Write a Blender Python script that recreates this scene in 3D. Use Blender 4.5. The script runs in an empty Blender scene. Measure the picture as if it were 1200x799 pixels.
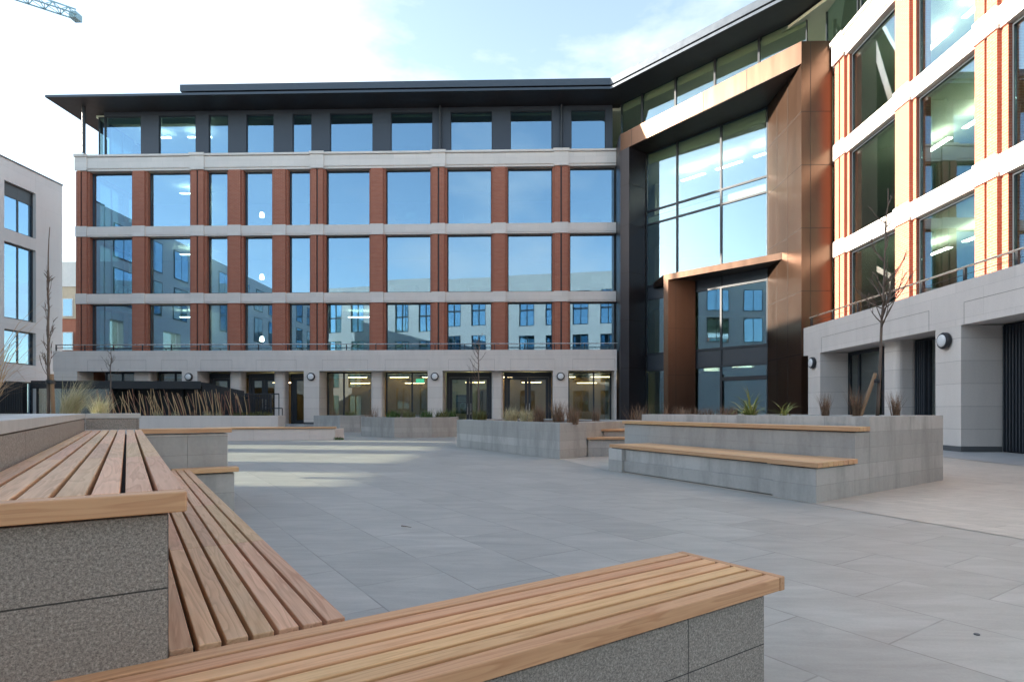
import bpy, math, random
from mathutils import Vector, Matrix
random.seed(7)
sc = bpy.context.scene
COL = sc.collection
R = math.radians

# ------------------------------------------------------------------ mesh builder
class MB:
    def __init__(s): s.v = []; s.f = []; s.m = []
    def face(s, pts, m=0):
        n = len(s.v); s.v += [tuple(p) for p in pts]; s.f.append(tuple(range(n, n+len(pts)))); s.m.append(m)
    def prism(s, poly, z0, z1, m=0, bottom=True, top=True, ztop=None):
        """poly counter-clockwise in plan; ztop: optional list of top heights"""
        a = sum(poly[i][0]*poly[(i+1) % len(poly)][1]-poly[(i+1) % len(poly)][0]*poly[i][1] for i in range(len(poly)))
        if a < 0: poly = poly[::-1]; ztop = ztop[::-1] if ztop else None
        n = len(s.v); k = len(poly)
        zt = ztop or [z1]*k
        s.v += [(p[0], p[1], z0) for p in poly]+[(p[0], p[1], zt[i]) for i, p in enumerate(poly)]
        for i in range(k):
            j = (i+1) % k
            s.f.append((n+i, n+j, n+k+j, n+k+i)); s.m.append(m)
        if top: s.f.append(tuple(n+k+i for i in range(k))); s.m.append(m)
        if bottom: s.f.append(tuple(n+i for i in reversed(range(k)))); s.m.append(m)
    def box(s, x0, x1, y0, y1, z0, z1, m=0):
        x0, x1 = min(x0, x1), max(x0, x1); y0, y1 = min(y0, y1), max(y0, y1); z0, z1 = min(z0, z1), max(z0, z1)
        s.prism([(x0, y0), (x1, y0), (x1, y1), (x0, y1)], z0, z1, m)
    def bar(s, a, b, w, h=None, m=0):
        """square bar from a to b"""
        a = Vector(a); b = Vector(b); d = (b-a).normalized()
        up = Vector((0, 0, 1)) if abs(d.z) < .9 else Vector((0, 1, 0))
        x = d.cross(up).normalized()*w/2; y = x.cross(d).normalized()*(h or w)/2
        n = len(s.v)
        for p in (a, b):
            s.v += [tuple(p-x-y), tuple(p+x-y), tuple(p+x+y), tuple(p-x+y)]
        for q in ((0, 1, 5, 4), (1, 2, 6, 5), (2, 3, 7, 6), (3, 0, 4, 7), (3, 2, 1, 0), (4, 5, 6, 7)):
            s.f.append(tuple(n+i for i in q)); s.m.append(m)
    def tube(s, pts, rad, k=6, m=0):
        pts = [Vector(p) for p in pts]; n = len(s.v)
        rad = rad if isinstance(rad, (list, tuple)) else [rad]*len(pts)
        for i, p in enumerate(pts):
            d = (pts[min(i+1, len(pts)-1)]-pts[max(i-1, 0)]).normalized()
            up = Vector((0, 0, 1)) if abs(d.z) < .9 else Vector((0, 1, 0))
            x = d.cross(up).normalized(); y = x.cross(d).normalized()
            for j in range(k):
                t = 2*math.pi*j/k
                s.v.append(tuple(p+(x*math.cos(t)+y*math.sin(t))*rad[i]))
        for i in range(len(pts)-1):
            for j in range(k):
                j2 = (j+1) % k
                s.f.append((n+i*k+j, n+i*k+j2, n+(i+1)*k+j2, n+(i+1)*k+j)); s.m.append(m)
        s.f.append(tuple(n+j for j in reversed(range(k)))); s.m.append(m)
        e = n+(len(pts)-1)*k
        s.f.append(tuple(e+j for j in range(k))); s.m.append(m)
    def lathe(s, prof, c, axis, k=28, m=0):
        """prof: list of (radius, distance along axis)"""
        axis = Vector(axis).normalized(); c = Vector(c)
        up = Vector((0, 0, 1)) if abs(axis.z) < .9 else Vector((1, 0, 0))
        x = axis.cross(up).normalized(); y = axis.cross(x).normalized(); n = len(s.v)
        for r, t in prof:
            for j in range(k):
                a = 2*math.pi*j/k
                s.v.append(tuple(c+axis*t+(x*math.cos(a)+y*math.sin(a))*r))
        for i in range(len(prof)-1):
            for j in range(k):
                j2 = (j+1) % k
                s.f.append((n+i*k+j, n+i*k+j2, n+(i+1)*k+j2, n+(i+1)*k+j)); s.m.append(m)
        e = n+(len(prof)-1)*k
        s.f.append(tuple(e+j for j in range(k))); s.m.append(m)
        s.f.append(tuple(n+j for j in reversed(range(k)))); s.m.append(m)
    def blade(s, p, d, length, w, droop, m=0, seg=4, open_=.35):
        """thin curved grass blade starting at p leaning towards direction angle d"""
        p = Vector(p); pts = []
        out = Vector((math.cos(d), math.sin(d), 0)); side = Vector((-math.sin(d), math.cos(d), 0))
        ang = random.uniform(.02, open_)
        for i in range(seg+1):
            t = i/seg
            pts.append(p.copy())
            a = ang+droop*t
            p = p+(Vector((0, 0, 1))*math.cos(a)+out*math.sin(a))*length/seg
        n = len(s.v)
        for i, q in enumerate(pts):
            ww = w*(1-(i/seg)**1.6*.92)/2
            s.v += [tuple(q-side*ww), tuple(q+side*ww)]
        for i in range(seg):
            s.f.append((n+2*i, n+2*i+1, n+2*i+3, n+2*i+2)); s.m.append(m)
    def build(s, name, mats, parent=None, org=None, smooth=False, bevel=0, flip=True):
        me = bpy.data.meshes.new(name)
        o = org or (0, 0, 0)
        me.from_pydata([(p[0]-o[0], p[1]-o[1], p[2]-o[2]) for p in s.v], [], s.f)
        mats = mats if isinstance(mats, (list, tuple)) else [mats]
        for mm in mats: me.materials.append(mm)
        uv = me.uv_layers.new(name='UVMap')
        me.update()
        for i, poly in enumerate(me.polygons):
            poly.material_index = s.m[i]; poly.use_smooth = smooth
            nn = poly.normal
            if abs(nn.z) > .7:
                for li in poly.loop_indices:
                    c = me.vertices[me.loops[li].vertex_index].co; uv.data[li].uv = (c.x, c.y)
            else:
                t = Vector((-nn.y, nn.x, 0)).normalized()
                for li in poly.loop_indices:
                    c = me.vertices[me.loops[li].vertex_index].co; uv.data[li].uv = (c.x*t.x+c.y*t.y, c.z)
        ob = bpy.data.objects.new(name, me); COL.objects.link(ob)
        if parent: ob.parent = parent
        if bevel:
            b = ob.modifiers.new('bevel', 'BEVEL'); b.width = bevel; b.segments = 2; b.limit_method = 'ANGLE'
        return ob

def tag(o, label=None, cat=None, group=None, kind=None):
    if label: o['label'] = label
    if cat: o['category'] = cat
    if group: o['group'] = group
    if kind: o['kind'] = kind
    return o
def thing(name, label, cat, loc=(0, 0, 0), rz=0, group=None):
    o = bpy.data.objects.new(name, None); COL.objects.link(o)
    o.location = loc; o.rotation_euler = (0, 0, rz); o.empty_display_size = .2
    return tag(o, label, cat, group)
def dup(root, loc=None, rz=None, label=None, group=None, parent=None, top=True):
    r = root.copy(); COL.objects.link(r)
    if parent is not None: r.parent = parent
    if loc is not None: r.location = loc
    if rz is not None: r.rotation_euler = (0, 0, rz)
    if label: r['label'] = label
    if group: r['group'] = group
    for ch in list(root.children):
        dup(ch, parent=r)
    return r

# ------------------------------------------------------------------ materials
class N:
    """tiny node helper"""
    def __init__(s, name):
        s.m = bpy.data.materials.new(name); s.m.use_nodes = True
        s.t = s.m.node_tree; s.t.nodes.clear()
        s.out = s.t.nodes.new('ShaderNodeOutputMaterial')
    def n(s, kind, **kw):
        nd = s.t.nodes.new('ShaderNode'+kind)
        for k, v in kw.items():
            if k.startswith('i_'):
                nd.inputs[int(k[2:])].default_value = v
            else: setattr(nd, k, v)
        return nd
    def l(s, a, b): s.t.links.new(a, b)
    def set(s, nd, **kw):
        for k, v in kw.items(): nd.inputs[k.replace('_', ' ')].default_value = v
    def mix(s, fac, a, b, blend='MIX'):
        nd = s.t.nodes.new('ShaderNodeMix'); nd.data_type = 'RGBA'; nd.blend_type = blend
        for sock, v in ((nd.inputs[0], fac), (nd.inputs[6], a), (nd.inputs[7], b)):
            if hasattr(v, 'is_output'): s.l(v, sock)
            else: sock.default_value = v if sock.type == 'VALUE' else (*v[:3], 1)
        return nd.outputs[2]
    def ramp(s, fac, stops):
        nd = s.t.nodes.new('ShaderNodeValToRGB'); s.l(fac, nd.inputs[0])
        e = nd.color_ramp.elements
        while len(e) < len(stops): e.new(.5)
        for el, (p, c) in zip(e, stops): el.position = p; el.color = (*c, 1) if len(c) == 3 else c
        return nd.outputs[0]
    def math(s, op, a, b=0.):
        nd = s.t.nodes.new('ShaderNodeMath'); nd.operation = op
        for sock, v in ((nd.inputs[0], a), (nd.inputs[1], b)):
            if hasattr(v, 'is_output'): s.l(v, sock)
            else: sock.default_value = v
        return nd.outputs[0]
    def coord(s, which='Object', scale=(1, 1, 1), rot=0, loc=(0, 0, 0)):
        tc = s.t.nodes.new('ShaderNodeTexCoord'); mp = s.t.nodes.new('ShaderNodeMapping')
        s.l(tc.outputs[which], mp.inputs[0])
        mp.inputs['Scale'].default_value = scale; mp.inputs['Rotation'].default_value = (0, 0, rot); mp.inputs['Location'].default_value = loc
        return mp.outputs[0]
    def noise(s, vec, scale, detail=4, rough=.55, dist=0):
        nd = s.t.nodes.new('ShaderNodeTexNoise'); s.l(vec, nd.inputs['Vector'])
        nd.inputs['Scale'].default_value = scale; nd.inputs['Detail'].default_value = detail
        nd.inputs['Roughness'].default_value = rough; nd.inputs['Distortion'].default_value = dist
        return nd.outputs['Fac']
    def brick(s, vec, c1, c2, mortar, w, h, msize, smooth=.1, offset=.5):
        nd = s.t.nodes.new('ShaderNodeTexBrick'); s.l(vec, nd.inputs['Vector'])
        nd.offset = offset
        for k, v in (('Color1', (*c1, 1)), ('Color2', (*c2, 1)), ('Mortar', (*mortar, 1)), ('Scale', 1), ('Mortar Size', msize),
                     ('Mortar Smooth', smooth), ('Brick Width', w), ('Row Height', h), ('Bias', 0)):
            nd.inputs[k].default_value = v
        return nd
    def bsdf(s, color, rough=.6, metal=0, bump=None, bstr=.3, bdist=.01, spec=.5):
        b = s.n('BsdfPrincipled')
        for nm, v in (('Base Color', color), ('Roughness', rough)):
            if hasattr(v, 'is_output'): s.l(v, b.inputs[nm])
            else: b.inputs[nm].default_value = v if nm == 'Roughness' else (*v[:3], 1)
        b.inputs['Metallic'].default_value = metal
        b.inputs['Specular IOR Level'].default_value = spec
        if bump is not None:
            bp = s.n('Bump'); bp.inputs['Strength'].default_value = bstr; bp.inputs['Distance'].default_value = bdist
            s.l(bump, bp.inputs['Height']); s.l(bp.outputs[0], b.inputs['Normal'])
        s.l(b.outputs[0], s.out.inputs[0])
        return s.m

def plain(name, c, rough=.5, metal=0, var=.12, scale=3, spec=.5):
    s = N(name); v = s.coord()
    f = s.noise(v, scale, 5)
    col = s.mix(f, [x*(1-var) for x in c], [min(1, x*(1+var)) for x in c])
    rr = s.math('MULTIPLY_ADD', f, .2); 
    rr.node.inputs[2].default_value = rough-.1
    return s.bsdf(col, rr, metal, spec=spec)

def brick_mat():
    s = N('red brick'); uv = s.coord('UV')
    b = s.brick(uv, (.34, .098, .058), (.45, .155, .092), (.52, .40, .32), .225, .075, .011)
    n = s.noise(uv, 3.5, 5); n2 = s.noise(s.coord('UV', (4, 13, 1)), 1, 2)
    col = s.mix(.55, b.outputs[0], s.mix(n2, (.29, .075, .045), (.50, .19, .115)))
    col = s.mix(s.math('MULTIPLY', n, .35), col, (.2, .06, .04))
    return s.bsdf(col, .85, bump=b.outputs['Fac'], bstr=-.6, bdist=.006, spec=.2)
def ashlar(name, c, w, h, joint=.005, var=.1, jd=.55, stain=.25, offset=.5, rowtone=0.):
    s = N(name); uv = s.coord('UV')
    c1 = [x*(1-var) for x in c]; c2 = [x*(1+var) for x in c]
    b = s.brick(uv, c1, c2, [x*jd for x in c], w, h, joint, offset=offset)
    n = s.noise(s.coord('UV', (1.6, .35, 1)), 1.6, 6, .65)
    n2 = s.noise(uv, 22, 4, .7)
    f = s.ramp(n, [(.42, (0, 0, 0)), (.75, (1, 1, 1))] if not rowtone else [(.46, (0, 0, 0)), (.62, (1, 1, 1))])
    base = b.outputs[0]
    if rowtone:
        sx = s.n('SeparateXYZ'); s.l(uv, sx.inputs[0])
        wn = s.n('TexWhiteNoise', noise_dimensions='1D'); s.l(s.math('FLOOR', s.math('DIVIDE', sx.outputs[1], h)), wn.inputs['W'])
        base = s.mix(s.math('MULTIPLY', wn.outputs['Value'], rowtone), base, [x*.62 for x in c])
    col = s.mix(s.math('MULTIPLY', f, stain), base, [x*(.5 if rowtone else .55) for x in c])
    col = s.mix(.22, col, s.mix(n2, [x*.55 for x in c], [min(1, x*1.45) for x in c]))
    h_ = s.math('SUBTRACT', s.math('MULTIPLY', n2, .25), b.outputs['Fac'])
    return s.bsdf(col, .78, bump=h_, bstr=.5, bdist=.004, spec=.3)
def granite_mat(row=.2187, bw=1.5, uoff=0.):
    s = N('speckled granite'); v = s.coord(); uv = s.coord('UV', loc=(uoff, 0, 0))
    n1 = s.noise(v, 140, 3, .75); n2 = s.noise(v, 300, 2, .65); n3 = s.noise(v, 2.2, 4)
    sp = s.ramp(n1, [(.33, (.07, .06, .055)), (.47, (.25, .225, .20)), (.6, (.47, .42, .37)), (.72, (.78, .72, .66))])
    sp2 = s.ramp(n2, [(.36, (.06, .052, .048)), (.6, (.42, .385, .35))])
    col = s.mix(.4, sp, sp2)
    col = s.mix(s.math('MULTIPLY', n3, .35), col, (.20, .165, .145))
    b = s.brick(uv, (1, 1, 1), (1, 1, 1), (0, 0, 0), bw, row, .0022, offset=.0)
    col = s.mix(s.math('MULTIPLY', b.outputs['Fac'], .9), col, (.02, .02, .02))
    # grain minus joints as bump height
    h_ = s.math('SUBTRACT', s.math('MULTIPLY', n1, .2), b.outputs['Fac'])
    return s.bsdf(col, .62, bump=h_, bstr=.35, bdist=.003, spec=.4)
def wood_mat(name, axis, dark, light, grey, greyamt):
    s = N(name)
    g = s.n('NewGeometry'); rnd = g.outputs['Random Per Island']
    tc = s.n('TexCoord')
    off = s.n('CombineXYZ'); 
    for i, k in enumerate((17.3, 23.1, 31.7)): s.l(s.math('MULTIPLY', rnd, k), off.inputs[i])
    add = s.n('VectorMath', operation='ADD'); s.l(tc.outputs['Object'], add.inputs[0]); s.l(off.outputs[0], add.inputs[1])
    mp = s.n('Mapping'); s.l(add.outputs[0], mp.inputs[0])
    sc1 = [9, 9, 9]; sc1[axis] = .55; mp.inputs['Scale'].default_value = sc1
    mp2 = s.n('Mapping'); s.l(add.outputs[0], mp2.inputs[0])
    sc2 = [170, 170, 170]; sc2[axis] = 3; mp2.inputs['Scale'].default_value = sc2
    n1 = s.noise(mp.outputs[0], 1.4, 3, .5, .6)
    rings = s.math('FRACT', s.math('MULTIPLY', n1, 9.))
    ring = s.ramp(rings, [(0, (1, 1, 1)), (.55, (.6, .6, .6)), (.85, (0, 0, 0)), (1, (.9, .9, .9))])
    fine = s.noise(mp2.outputs[0], 1, 3, .6)
    f = s.math('ADD', s.math('MULTIPLY', ring, .42), s.math('MULTIPLY', fine, .58))
    col = s.mix(f, dark, light)
    wn = s.n('TexWhiteNoise', noise_dimensions='1D'); s.l(rnd, wn.inputs['W'])
    hs = s.n('HueSaturation'); s.l(col, hs.inputs['Color'])
    mr = s.n('MapRange'); s.l(wn.outputs['Value'], mr.inputs[0]); mr.inputs[3].default_value = .80; mr.inputs[4].default_value = 1.12
    s.l(mr.outputs[0], hs.inputs['Value'])
    mr2 = s.n('MapRange'); s.l(rnd, mr2.inputs[0]); mr2.inputs[3].default_value = .485; mr2.inputs[4].default_value = .51
    s.l(mr2.outputs[0], hs.inputs['Hue'])
    w = s.noise(tc.outputs['Object'], 3, 5, .6)
    wf = s.math('MULTIPLY', s.ramp(w, [(.35, (0, 0, 0)), (.7, (1, 1, 1))]), greyamt)
    col = s.mix(wf, hs.outputs[0], grey)
    return s.bsdf(col, .55, bump=f, bstr=.25, bdist=.0015, spec=.35)
def paving_mat(name, rot, c, w, h, var, joint, streak=(6, 1.2), jd=.6):
    s = N(name); v = s.coord('Object', rot=-rot)
    lo = [x*(1-var) for x in c]; hi = [x*(1+var) for x in c]
    b = s.brick(v, (0, 0, 0), (1, 1, 1), (.5, .5, .5), w, h, joint, .05)
    sep = s.n('SeparateColor'); s.l(b.outputs[0], sep.inputs[0]); tone = sep.outputs[0]
    # each slab has its own cleft figure: shift the streak pattern by the slab tone
    off = s.n('CombineXYZ'); s.l(s.math('MULTIPLY', tone, 37.), off.inputs[0]); s.l(s.math('MULTIPLY', tone, 11.), off.inputs[2])
    add = s.n('VectorMath', operation='ADD'); s.l(s.coord('Object', rot=-rot, scale=(streak[1], streak[0], 1)), add.inputs[0]); s.l(off.outputs[0], add.inputs[1])
    n = s.noise(add.outputs[0], 1.3, 8, .7, .4)
    n2 = s.noise(s.coord('Object'), 70, 4, .75); n3 = s.noise(s.coord('Object'), .45, 5, .6); n4 = s.noise(s.coord('Object', loc=(5, 9, 0)), 3.2, 6, .7)
    col = s.mix(tone, lo, hi)
    col = s.mix(.5, col, s.mix(s.ramp(n, [(.32, (0, 0, 0)), (.68, (1, 1, 1))]), [x*.5 for x in c], [min(1, x*1.5) for x in c]))
    col = s.mix(.27, col, s.mix(n2, [x*.35 for x in c], [min(1, x*1.6) for x in c]))
    col = s.mix(s.math('MULTIPLY', s.ramp(n3, [(.4, (0, 0, 0)), (.7, (1, 1, 1))]), .28), col, [x*.66 for x in c])
    col = s.mix(s.math('MULTIPLY', s.ramp(n4, [(.6, (0, 0, 0)), (.74, (1, 1, 1))]), .3), col, [x*.55 for x in c])
    jn = s.ramp(s.noise(s.coord('Object'), 1.7, 3), [(.35, (.25, .25, .25)), (.65, (1, 1, 1))])
    sj = s.n('SeparateColor'); s.l(jn, sj.inputs[0])
    col = s.mix(s.math('MULTIPLY', s.math('MULTIPLY', b.outputs['Fac'], .6), sj.outputs[0]), col, [x*jd*.5 for x in c])
    hh = s.math('SUBTRACT', s.math('ADD', s.math('MULTIPLY', n, .6), s.math('MULTIPLY', n2, .2)), b.outputs['Fac'])
    rr = s.math('MULTIPLY_ADD', n, .3); rr.node.inputs[2].default_value = .34
    return s.bsdf(col, rr, bump=hh, bstr=.35, bdist=.004, spec=.45)
def glass_mat(name, tint, refl, base, grow):
    s = N(name)
    lw = s.n('LayerWeight'); lw.inputs[0].default_value = .5
    f = s.math('POWER', lw.outputs['Facing'], 3.)
    f = s.math('MULTIPLY', f, grow); f = s.math('ADD', f, base)
    f = s.math('MINIMUM', f, .96)
    t = s.n('BsdfTransparent'); t.inputs[0].default_value = (*tint, 1)
    g = s.n('BsdfGlossy'); g.inputs[0].default_value = (*refl, 1); g.inputs['Roughness'].default_value = 0.0
    # slight waviness of real double glazing
    nv = s.noise(s.coord('Object'), .55, 1); bp = s.n('Bump'); bp.inputs['Strength'].default_value = .05; bp.inputs['Distance'].default_value = .02
    s.l(nv, bp.inputs['Height']); s.l(bp.outputs[0], g.inputs['Normal'])
    mx = s.n('MixShader'); s.l(f, mx.inputs[0]); s.l(t.outputs[0], mx.inputs[1]); s.l(g.outputs[0], mx.inputs[2])
    s.l(mx.outputs[0], s.out.inputs[0]); return s.m
def emit_mat(name, c, st):
    s = N(name); e = s.n('Emission'); e.inputs[0].default_value = (*c, 1); e.inputs[1].default_value = st
    s.l(e.outputs[0], s.out.inputs[0]); return s.m
def bronze_mat():
    s = N('bronze cladding'); v = s.coord('Object', (1, 1, .12))
    f = s.noise(v, 2, 5)
    col = s.mix(f, (.095, .055, .037), (.145, .087, .06))
    rr = s.math('MULTIPLY_ADD', f, .16); rr.node.inputs[2].default_value = .24
    return s.bsdf(col, rr, .85)
def leaf_mat(name, c1, c2):
    s = N(name); g = s.n('NewGeometry')
    col = s.mix(g.outputs['Random Per Island'], c1, c2)
    b = s.n('BsdfPrincipled'); s.l(col, b.inputs['Base Color']); b.inputs['Roughness'].default_value = .6
    t = s.n('BsdfTranslucent'); s.l(col, t.inputs[0])
    mx = s.n('MixShader'); mx.inputs[0].default_value = .25; s.l(b.outputs[0], mx.inputs[1]); s.l(t.outputs[0], mx.inputs[2])
    s.l(mx.outputs[0], s.out.inputs[0]); return s.m

TH = R(34.747); TH2 = R(36.10)
M = {}
M['brick'] = brick_mat()
M['band'] = ashlar('pale limestone band', (.72, .66, .615), 1.3, .32, .004, .05, .75, .12)
M['ashlar'] = ashlar('limestone ashlar', (.69, .64, .595), 40., .6, .006, .05, .5, .18)
M['beam'] = ashlar('limestone parapet', (.69, .635, .595), 1.9, .7, .004, .04, .7, .22)
M['plinth'] = plain('dark plinth stone', (.10, .105, .11), .6)
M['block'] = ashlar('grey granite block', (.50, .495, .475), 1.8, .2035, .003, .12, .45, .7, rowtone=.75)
M['blockwarm'] = ashlar('buff granite block', (.48, .46, .43), 1.8, .2035, .003, .12, .45, .7, rowtone=.75)  # warm copy of the grey granite, bounced light put into its colour
M['granite'] = granite_mat()
M['granite_b'] = granite_mat(.237, .9, .515)
M['coping'] = plain('granite coping', (.46, .45, .43), .7, var=.2, scale=14)
M['wood_x'] = wood_mat('new larch lengthwise', 0, (.52, .25, .105), (.84, .51, .265), (.62, .40, .24), .2)
M['wood_xe'] = wood_mat('new larch fascia', 0, (.58, .30, .14), (.84, .53, .28), (.46, .30, .19), .2)
M['wood_ye'] = wood_mat('new larch end board', 1, (.50, .25, .11), (.76, .46, .24), (.46, .30, .19), .2)
M['wood_y'] = wood_mat('larch deck slats', 1, (.46, .24, .115), (.86, .56, .34), (.62, .45, .31), .25)
M['wood_cap'] = wood_mat('larch seat boards', 0, (.50, .27, .12), (.74, .48, .26), (.58, .42, .28), .3)
M['shadowgap'] = plain('black bearer', (.015, .015, .015), .8)  # near-black sheets put the shade of the gaps under boards into colour
M['dark'] = plain('anthracite metal', (.035, .042, .052), .42, .0, .15)
M['darkroof'] = plain('dark roof metal', (.045, .05, .06), .45, .3, .1)
M['fascia'] = plain('grey fascia metal', (.065, .08, .10), .4, .5, .1)
M['soffit'] = plain('dark soffit', (.035, .034, .038), .5, .3)
M['frame'] = plain('dark window frame', (.022, .028, .036), .4)
M['panel'] = plain('slate panel', (.045, .058, .08), .5, .1, .06)
M['bronze'] = bronze_mat()
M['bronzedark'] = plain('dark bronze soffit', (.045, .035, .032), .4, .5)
M['jambdark'] = plain('dark grey cladding', (.05, .048, .054), .35, .6, .08)  # dark copy of the bronze, with the jamb's dark reflections put into its colour
M['joint'] = plain('panel joint', (.02, .015, .012), .7)
M['glass'] = glass_mat('office glass', (.58, .70, .68), (.50, .75, 1.0), .36, .55)
M['glassg'] = glass_mat('shopfront glass', (.74, .78, .72), (.80, .88, .92), .17, .6)
M['glasse'] = glass_mat('entrance glass', (.84, .90, .84), (.52, .72, .88), .24, .5)
M['glassw'] = glass_mat('clear office glass', (.74, .84, .78), (.72, .88, 1.0), .20, .6)
M['intwall'] = plain('interior wall', (.62, .68, .60), .8, var=.05)
M['intceil'] = plain('interior ceiling', (.74, .80, .66), .8, var=.04)
M['intfloor'] = plain('interior carpet', (.24, .245, .24), .9)
M['inttan'] = plain('interior oak lining', (.52, .36, .20), .5, var=.1, scale=2)
M['blind'] = plain('roller blind', (.84, .86, .62), .8, var=.03)
M['lightstrip'] = emit_mat('lit ceiling luminaire', (1, .97, .88), 6)
M['warmstrip'] = emit_mat('warm interior light', (1, .78, .42), 4)
M['greensign'] = emit_mat('green exit sign light', (.1, .75, .45), .35)
M['lamp'] = plain('opal diffuser', (.75, .76, .77), .3, var=.03)
M['black'] = plain('black metal', (.018, .02, .024), .45)
M['steel'] = plain('brushed steel', (.55, .53, .50), .28, .95)
M['paving'] = paving_mat('grey granite paving', TH+R(90), (.385, .368, .338), 0.9, .60, .17, .005, (4.5, 1.0))
M['beige'] = paving_mat('buff granite setts', R(-64), (.50, .455, .40), .9, .2, .12, .004, (9, .8))
M['strip'] = paving_mat('pale granite paving', R(0), (.40, .40, .40), .9, .6, .1, .004)
M['ground'] = plain('asphalt', (.06, .06, .062), .9)
M['soil'] = plain('bark mulch soil', (.07, .055, .045), .95, var=.5, scale=30)
M['conc'] = ashlar('pale concrete', (.38, .385, .38), 3, 1.2, .006, .05, .8, .25)
M['render'] = ashlar('pale render panels', (.67, .68, .675), 2.4, 1.6, .006, .04, .8, .12)
M['white'] = plain('white cladding', (.66, .65, .63), .6)
M['cream'] = plain('cream render', (.55, .45, .33), .8)
M['crane'] = plain('blue grey crane paint', (.25, .38, .44), .5)
M['bark'] = plain('young tree bark', (.16, .12, .095), .85, var=.35, scale=25)
M['stake'] = plain('timber stake', (.30, .19, .11), .8)
M['cane'] = plain('bare cane', (.52, .36, .19), .6, var=.35, scale=2)
M['canedark'] = plain('dark bare cane', (.24, .11, .07), .6, var=.35, scale=2)
M['g_straw'] = leaf_mat('straw grass', (.62, .47, .29), (.45, .29, .17))
M['g_pale'] = leaf_mat('pale feather grass', (.66, .58, .40), (.46, .42, .22))
M['g_brown'] = leaf_mat('brown grass', (.33, .215, .14), (.18, .12, .08))
M['g_green'] = leaf_mat('green grass', (.09, .17, .035), (.05, .10, .025))
M['g_olive'] = leaf_mat('olive foliage', (.20, .20, .07), (.10, .12, .04))
M['g_phor'] = leaf_mat('variegated blade', (.50, .48, .16), (.20, .26, .07))
M['teal'] = plain('teal poster', (.02, .07, .10), .4)
M['poster'] = plain('poster lettering', (.18, .38, .45), .4)

# ------------------------------------------------------------------ setting: ground
def structure(name, mb, mat, **k): return tag(mb.build(name, mat, **k), kind='structure')
g = MB(); g.face([(-400, -400, -.012), (400, -400, -.012), (400, 400, -.012), (-400, 400, -.012)]); structure('ground', g, M['ground'])
g = MB(); g.face([(-31.9, -20, 0), (14, -20, 0), (14, 36, 0), (-31.9, 36, 0)]); structure('plaza_paving', g, M['paving'])
line = [(5.6, 2.05), (3.36, 7.03), (1.44, 10.81), (.70, 13.25), (-2.2, 17.85), (-3.05, 24.3), (-3.6, 31.3)]
g = MB(); g.face([(x, y, .004) for x, y in ([(9.7, 2.0)] + [(9.7, 26.0), (5.0, 31.3)] + line[::-1])]); structure('footpath', g, M['beige'])
g = MB(); g.face([(9.72, -20, .008), (14, -20, .008), (14, 30, .008), (9.72, 26.2, .008)]); structure('pavement', g, M['strip'])
g = MB(); g.box(-27.2, -9.9, 31.6, 34.6, .02, .30); g.box(-27.2, -9.9, 31.25, 31.597, .02, .15); structure('terrace', g, M['strip'])

# ------------------------------------------------------------------ main office building
V = 34.0          # brick face of the far wing
U = 12.55         # brick face of the right wing
ZB = [(4.47, 7.33), (7.97, 11.28), (11.93, 15.12)]
bld = thing('office_building', 'large office building with red brick piers, pale stone bands and a bronze framed glass entrance', 'building', (0, 34, 0))
ORG = (0, 34, 0)
def part(name, mb, mat, **k): return mb.build(name, mat, bld, org=ORG, **k)
def subpart(name, mb, mat, par): return mb.build(name, mat, par)

# window factory: local x along width, y into building, z up
win_cache = {}
def window(org, rz, w, h, mull=(), glass='glass', frame='frame', fw=.055, blind=0, name='window', trans=(), dep=.09):
    key = (round(w, 3), round(h, 3), tuple(mull), glass, frame, fw, blind, tuple(trans), name, dep)
    loc = (org[0]-ORG[0], org[1]-ORG[1], org[2]-ORG[2])
    if key in win_cache:
        return dup(win_cache[key], loc, rz, parent=bld)
    f = MB()
    f.box(0, fw, 0, dep, 0, h); f.box(w-fw, w, 0, dep, 0, h); f.box(fw, w-fw, 0, dep, 0, fw); f.box(fw, w-fw, 0, dep, h-fw, h)
    for x in mull: f.box(x-fw*.45, x+fw*.45, .004, dep-.004, fw, h-fw)
    xs = [fw]+[v for x in mull for v in (x-fw*.45, x+fw*.45)]+[w-fw]
    for zt in trans:
        for i in range(0, len(xs), 2): f.box(xs[i], xs[i+1], .006, dep-.006, zt-fw*.4, zt+fw*.4)
    wo = f.build(name, M[frame], bld); wo.location = loc; wo.rotation_euler = (0, 0, rz)
    p = MB(); p.box(fw, w-fw, dep*.45, dep*.45+.02, fw, h-fw); p.build('pane', M[glass], wo)
    if blind:
        b = MB(); b.box(fw+.03, w-fw-.03, dep+.06, dep+.075, h-fw-blind, h-fw); b.build('blind', M['blind'], wo)
    win_cache[key] = wo
    return wo

# --- far wing : window openings at glass plane
wedges = [(-25.91, -23.36), (-22.41, -19.88), (-18.89, -17.66), (-16.70, -15.0), (-14.04, -12.77), (-11.83, -9.26),
          (-8.31, -5.68), (-4.72, -2.13), (-1.20, 1.40), (2.40, 5.02)]
for li, (z0, z1) in enumerate(ZB):
    for wi, (a, b) in enumerate(wedges):
        window((a, V+.33, z0), 0, b-a, z1-z0, glass='glass')
tfe = [(-25.19, -23.01), (-21.92, -19.7), (-18.91, -17.75), (-16.66, -15.02), (-13.9, -12.76), (-11.67, -9.13), (-8.07, -5.6),
       (-4.55, -2.1), (-1.05, 1.39), (2.49, 4.5)]
for wi, (a, b) in enumerate(tfe):
    window((a, V+.42, 16.13), 0, b-a, 2.42, glass='glass', fw=.04, blind=.34 if wi in (0, 1) else (.14 if wi > 2 else 0))
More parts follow.
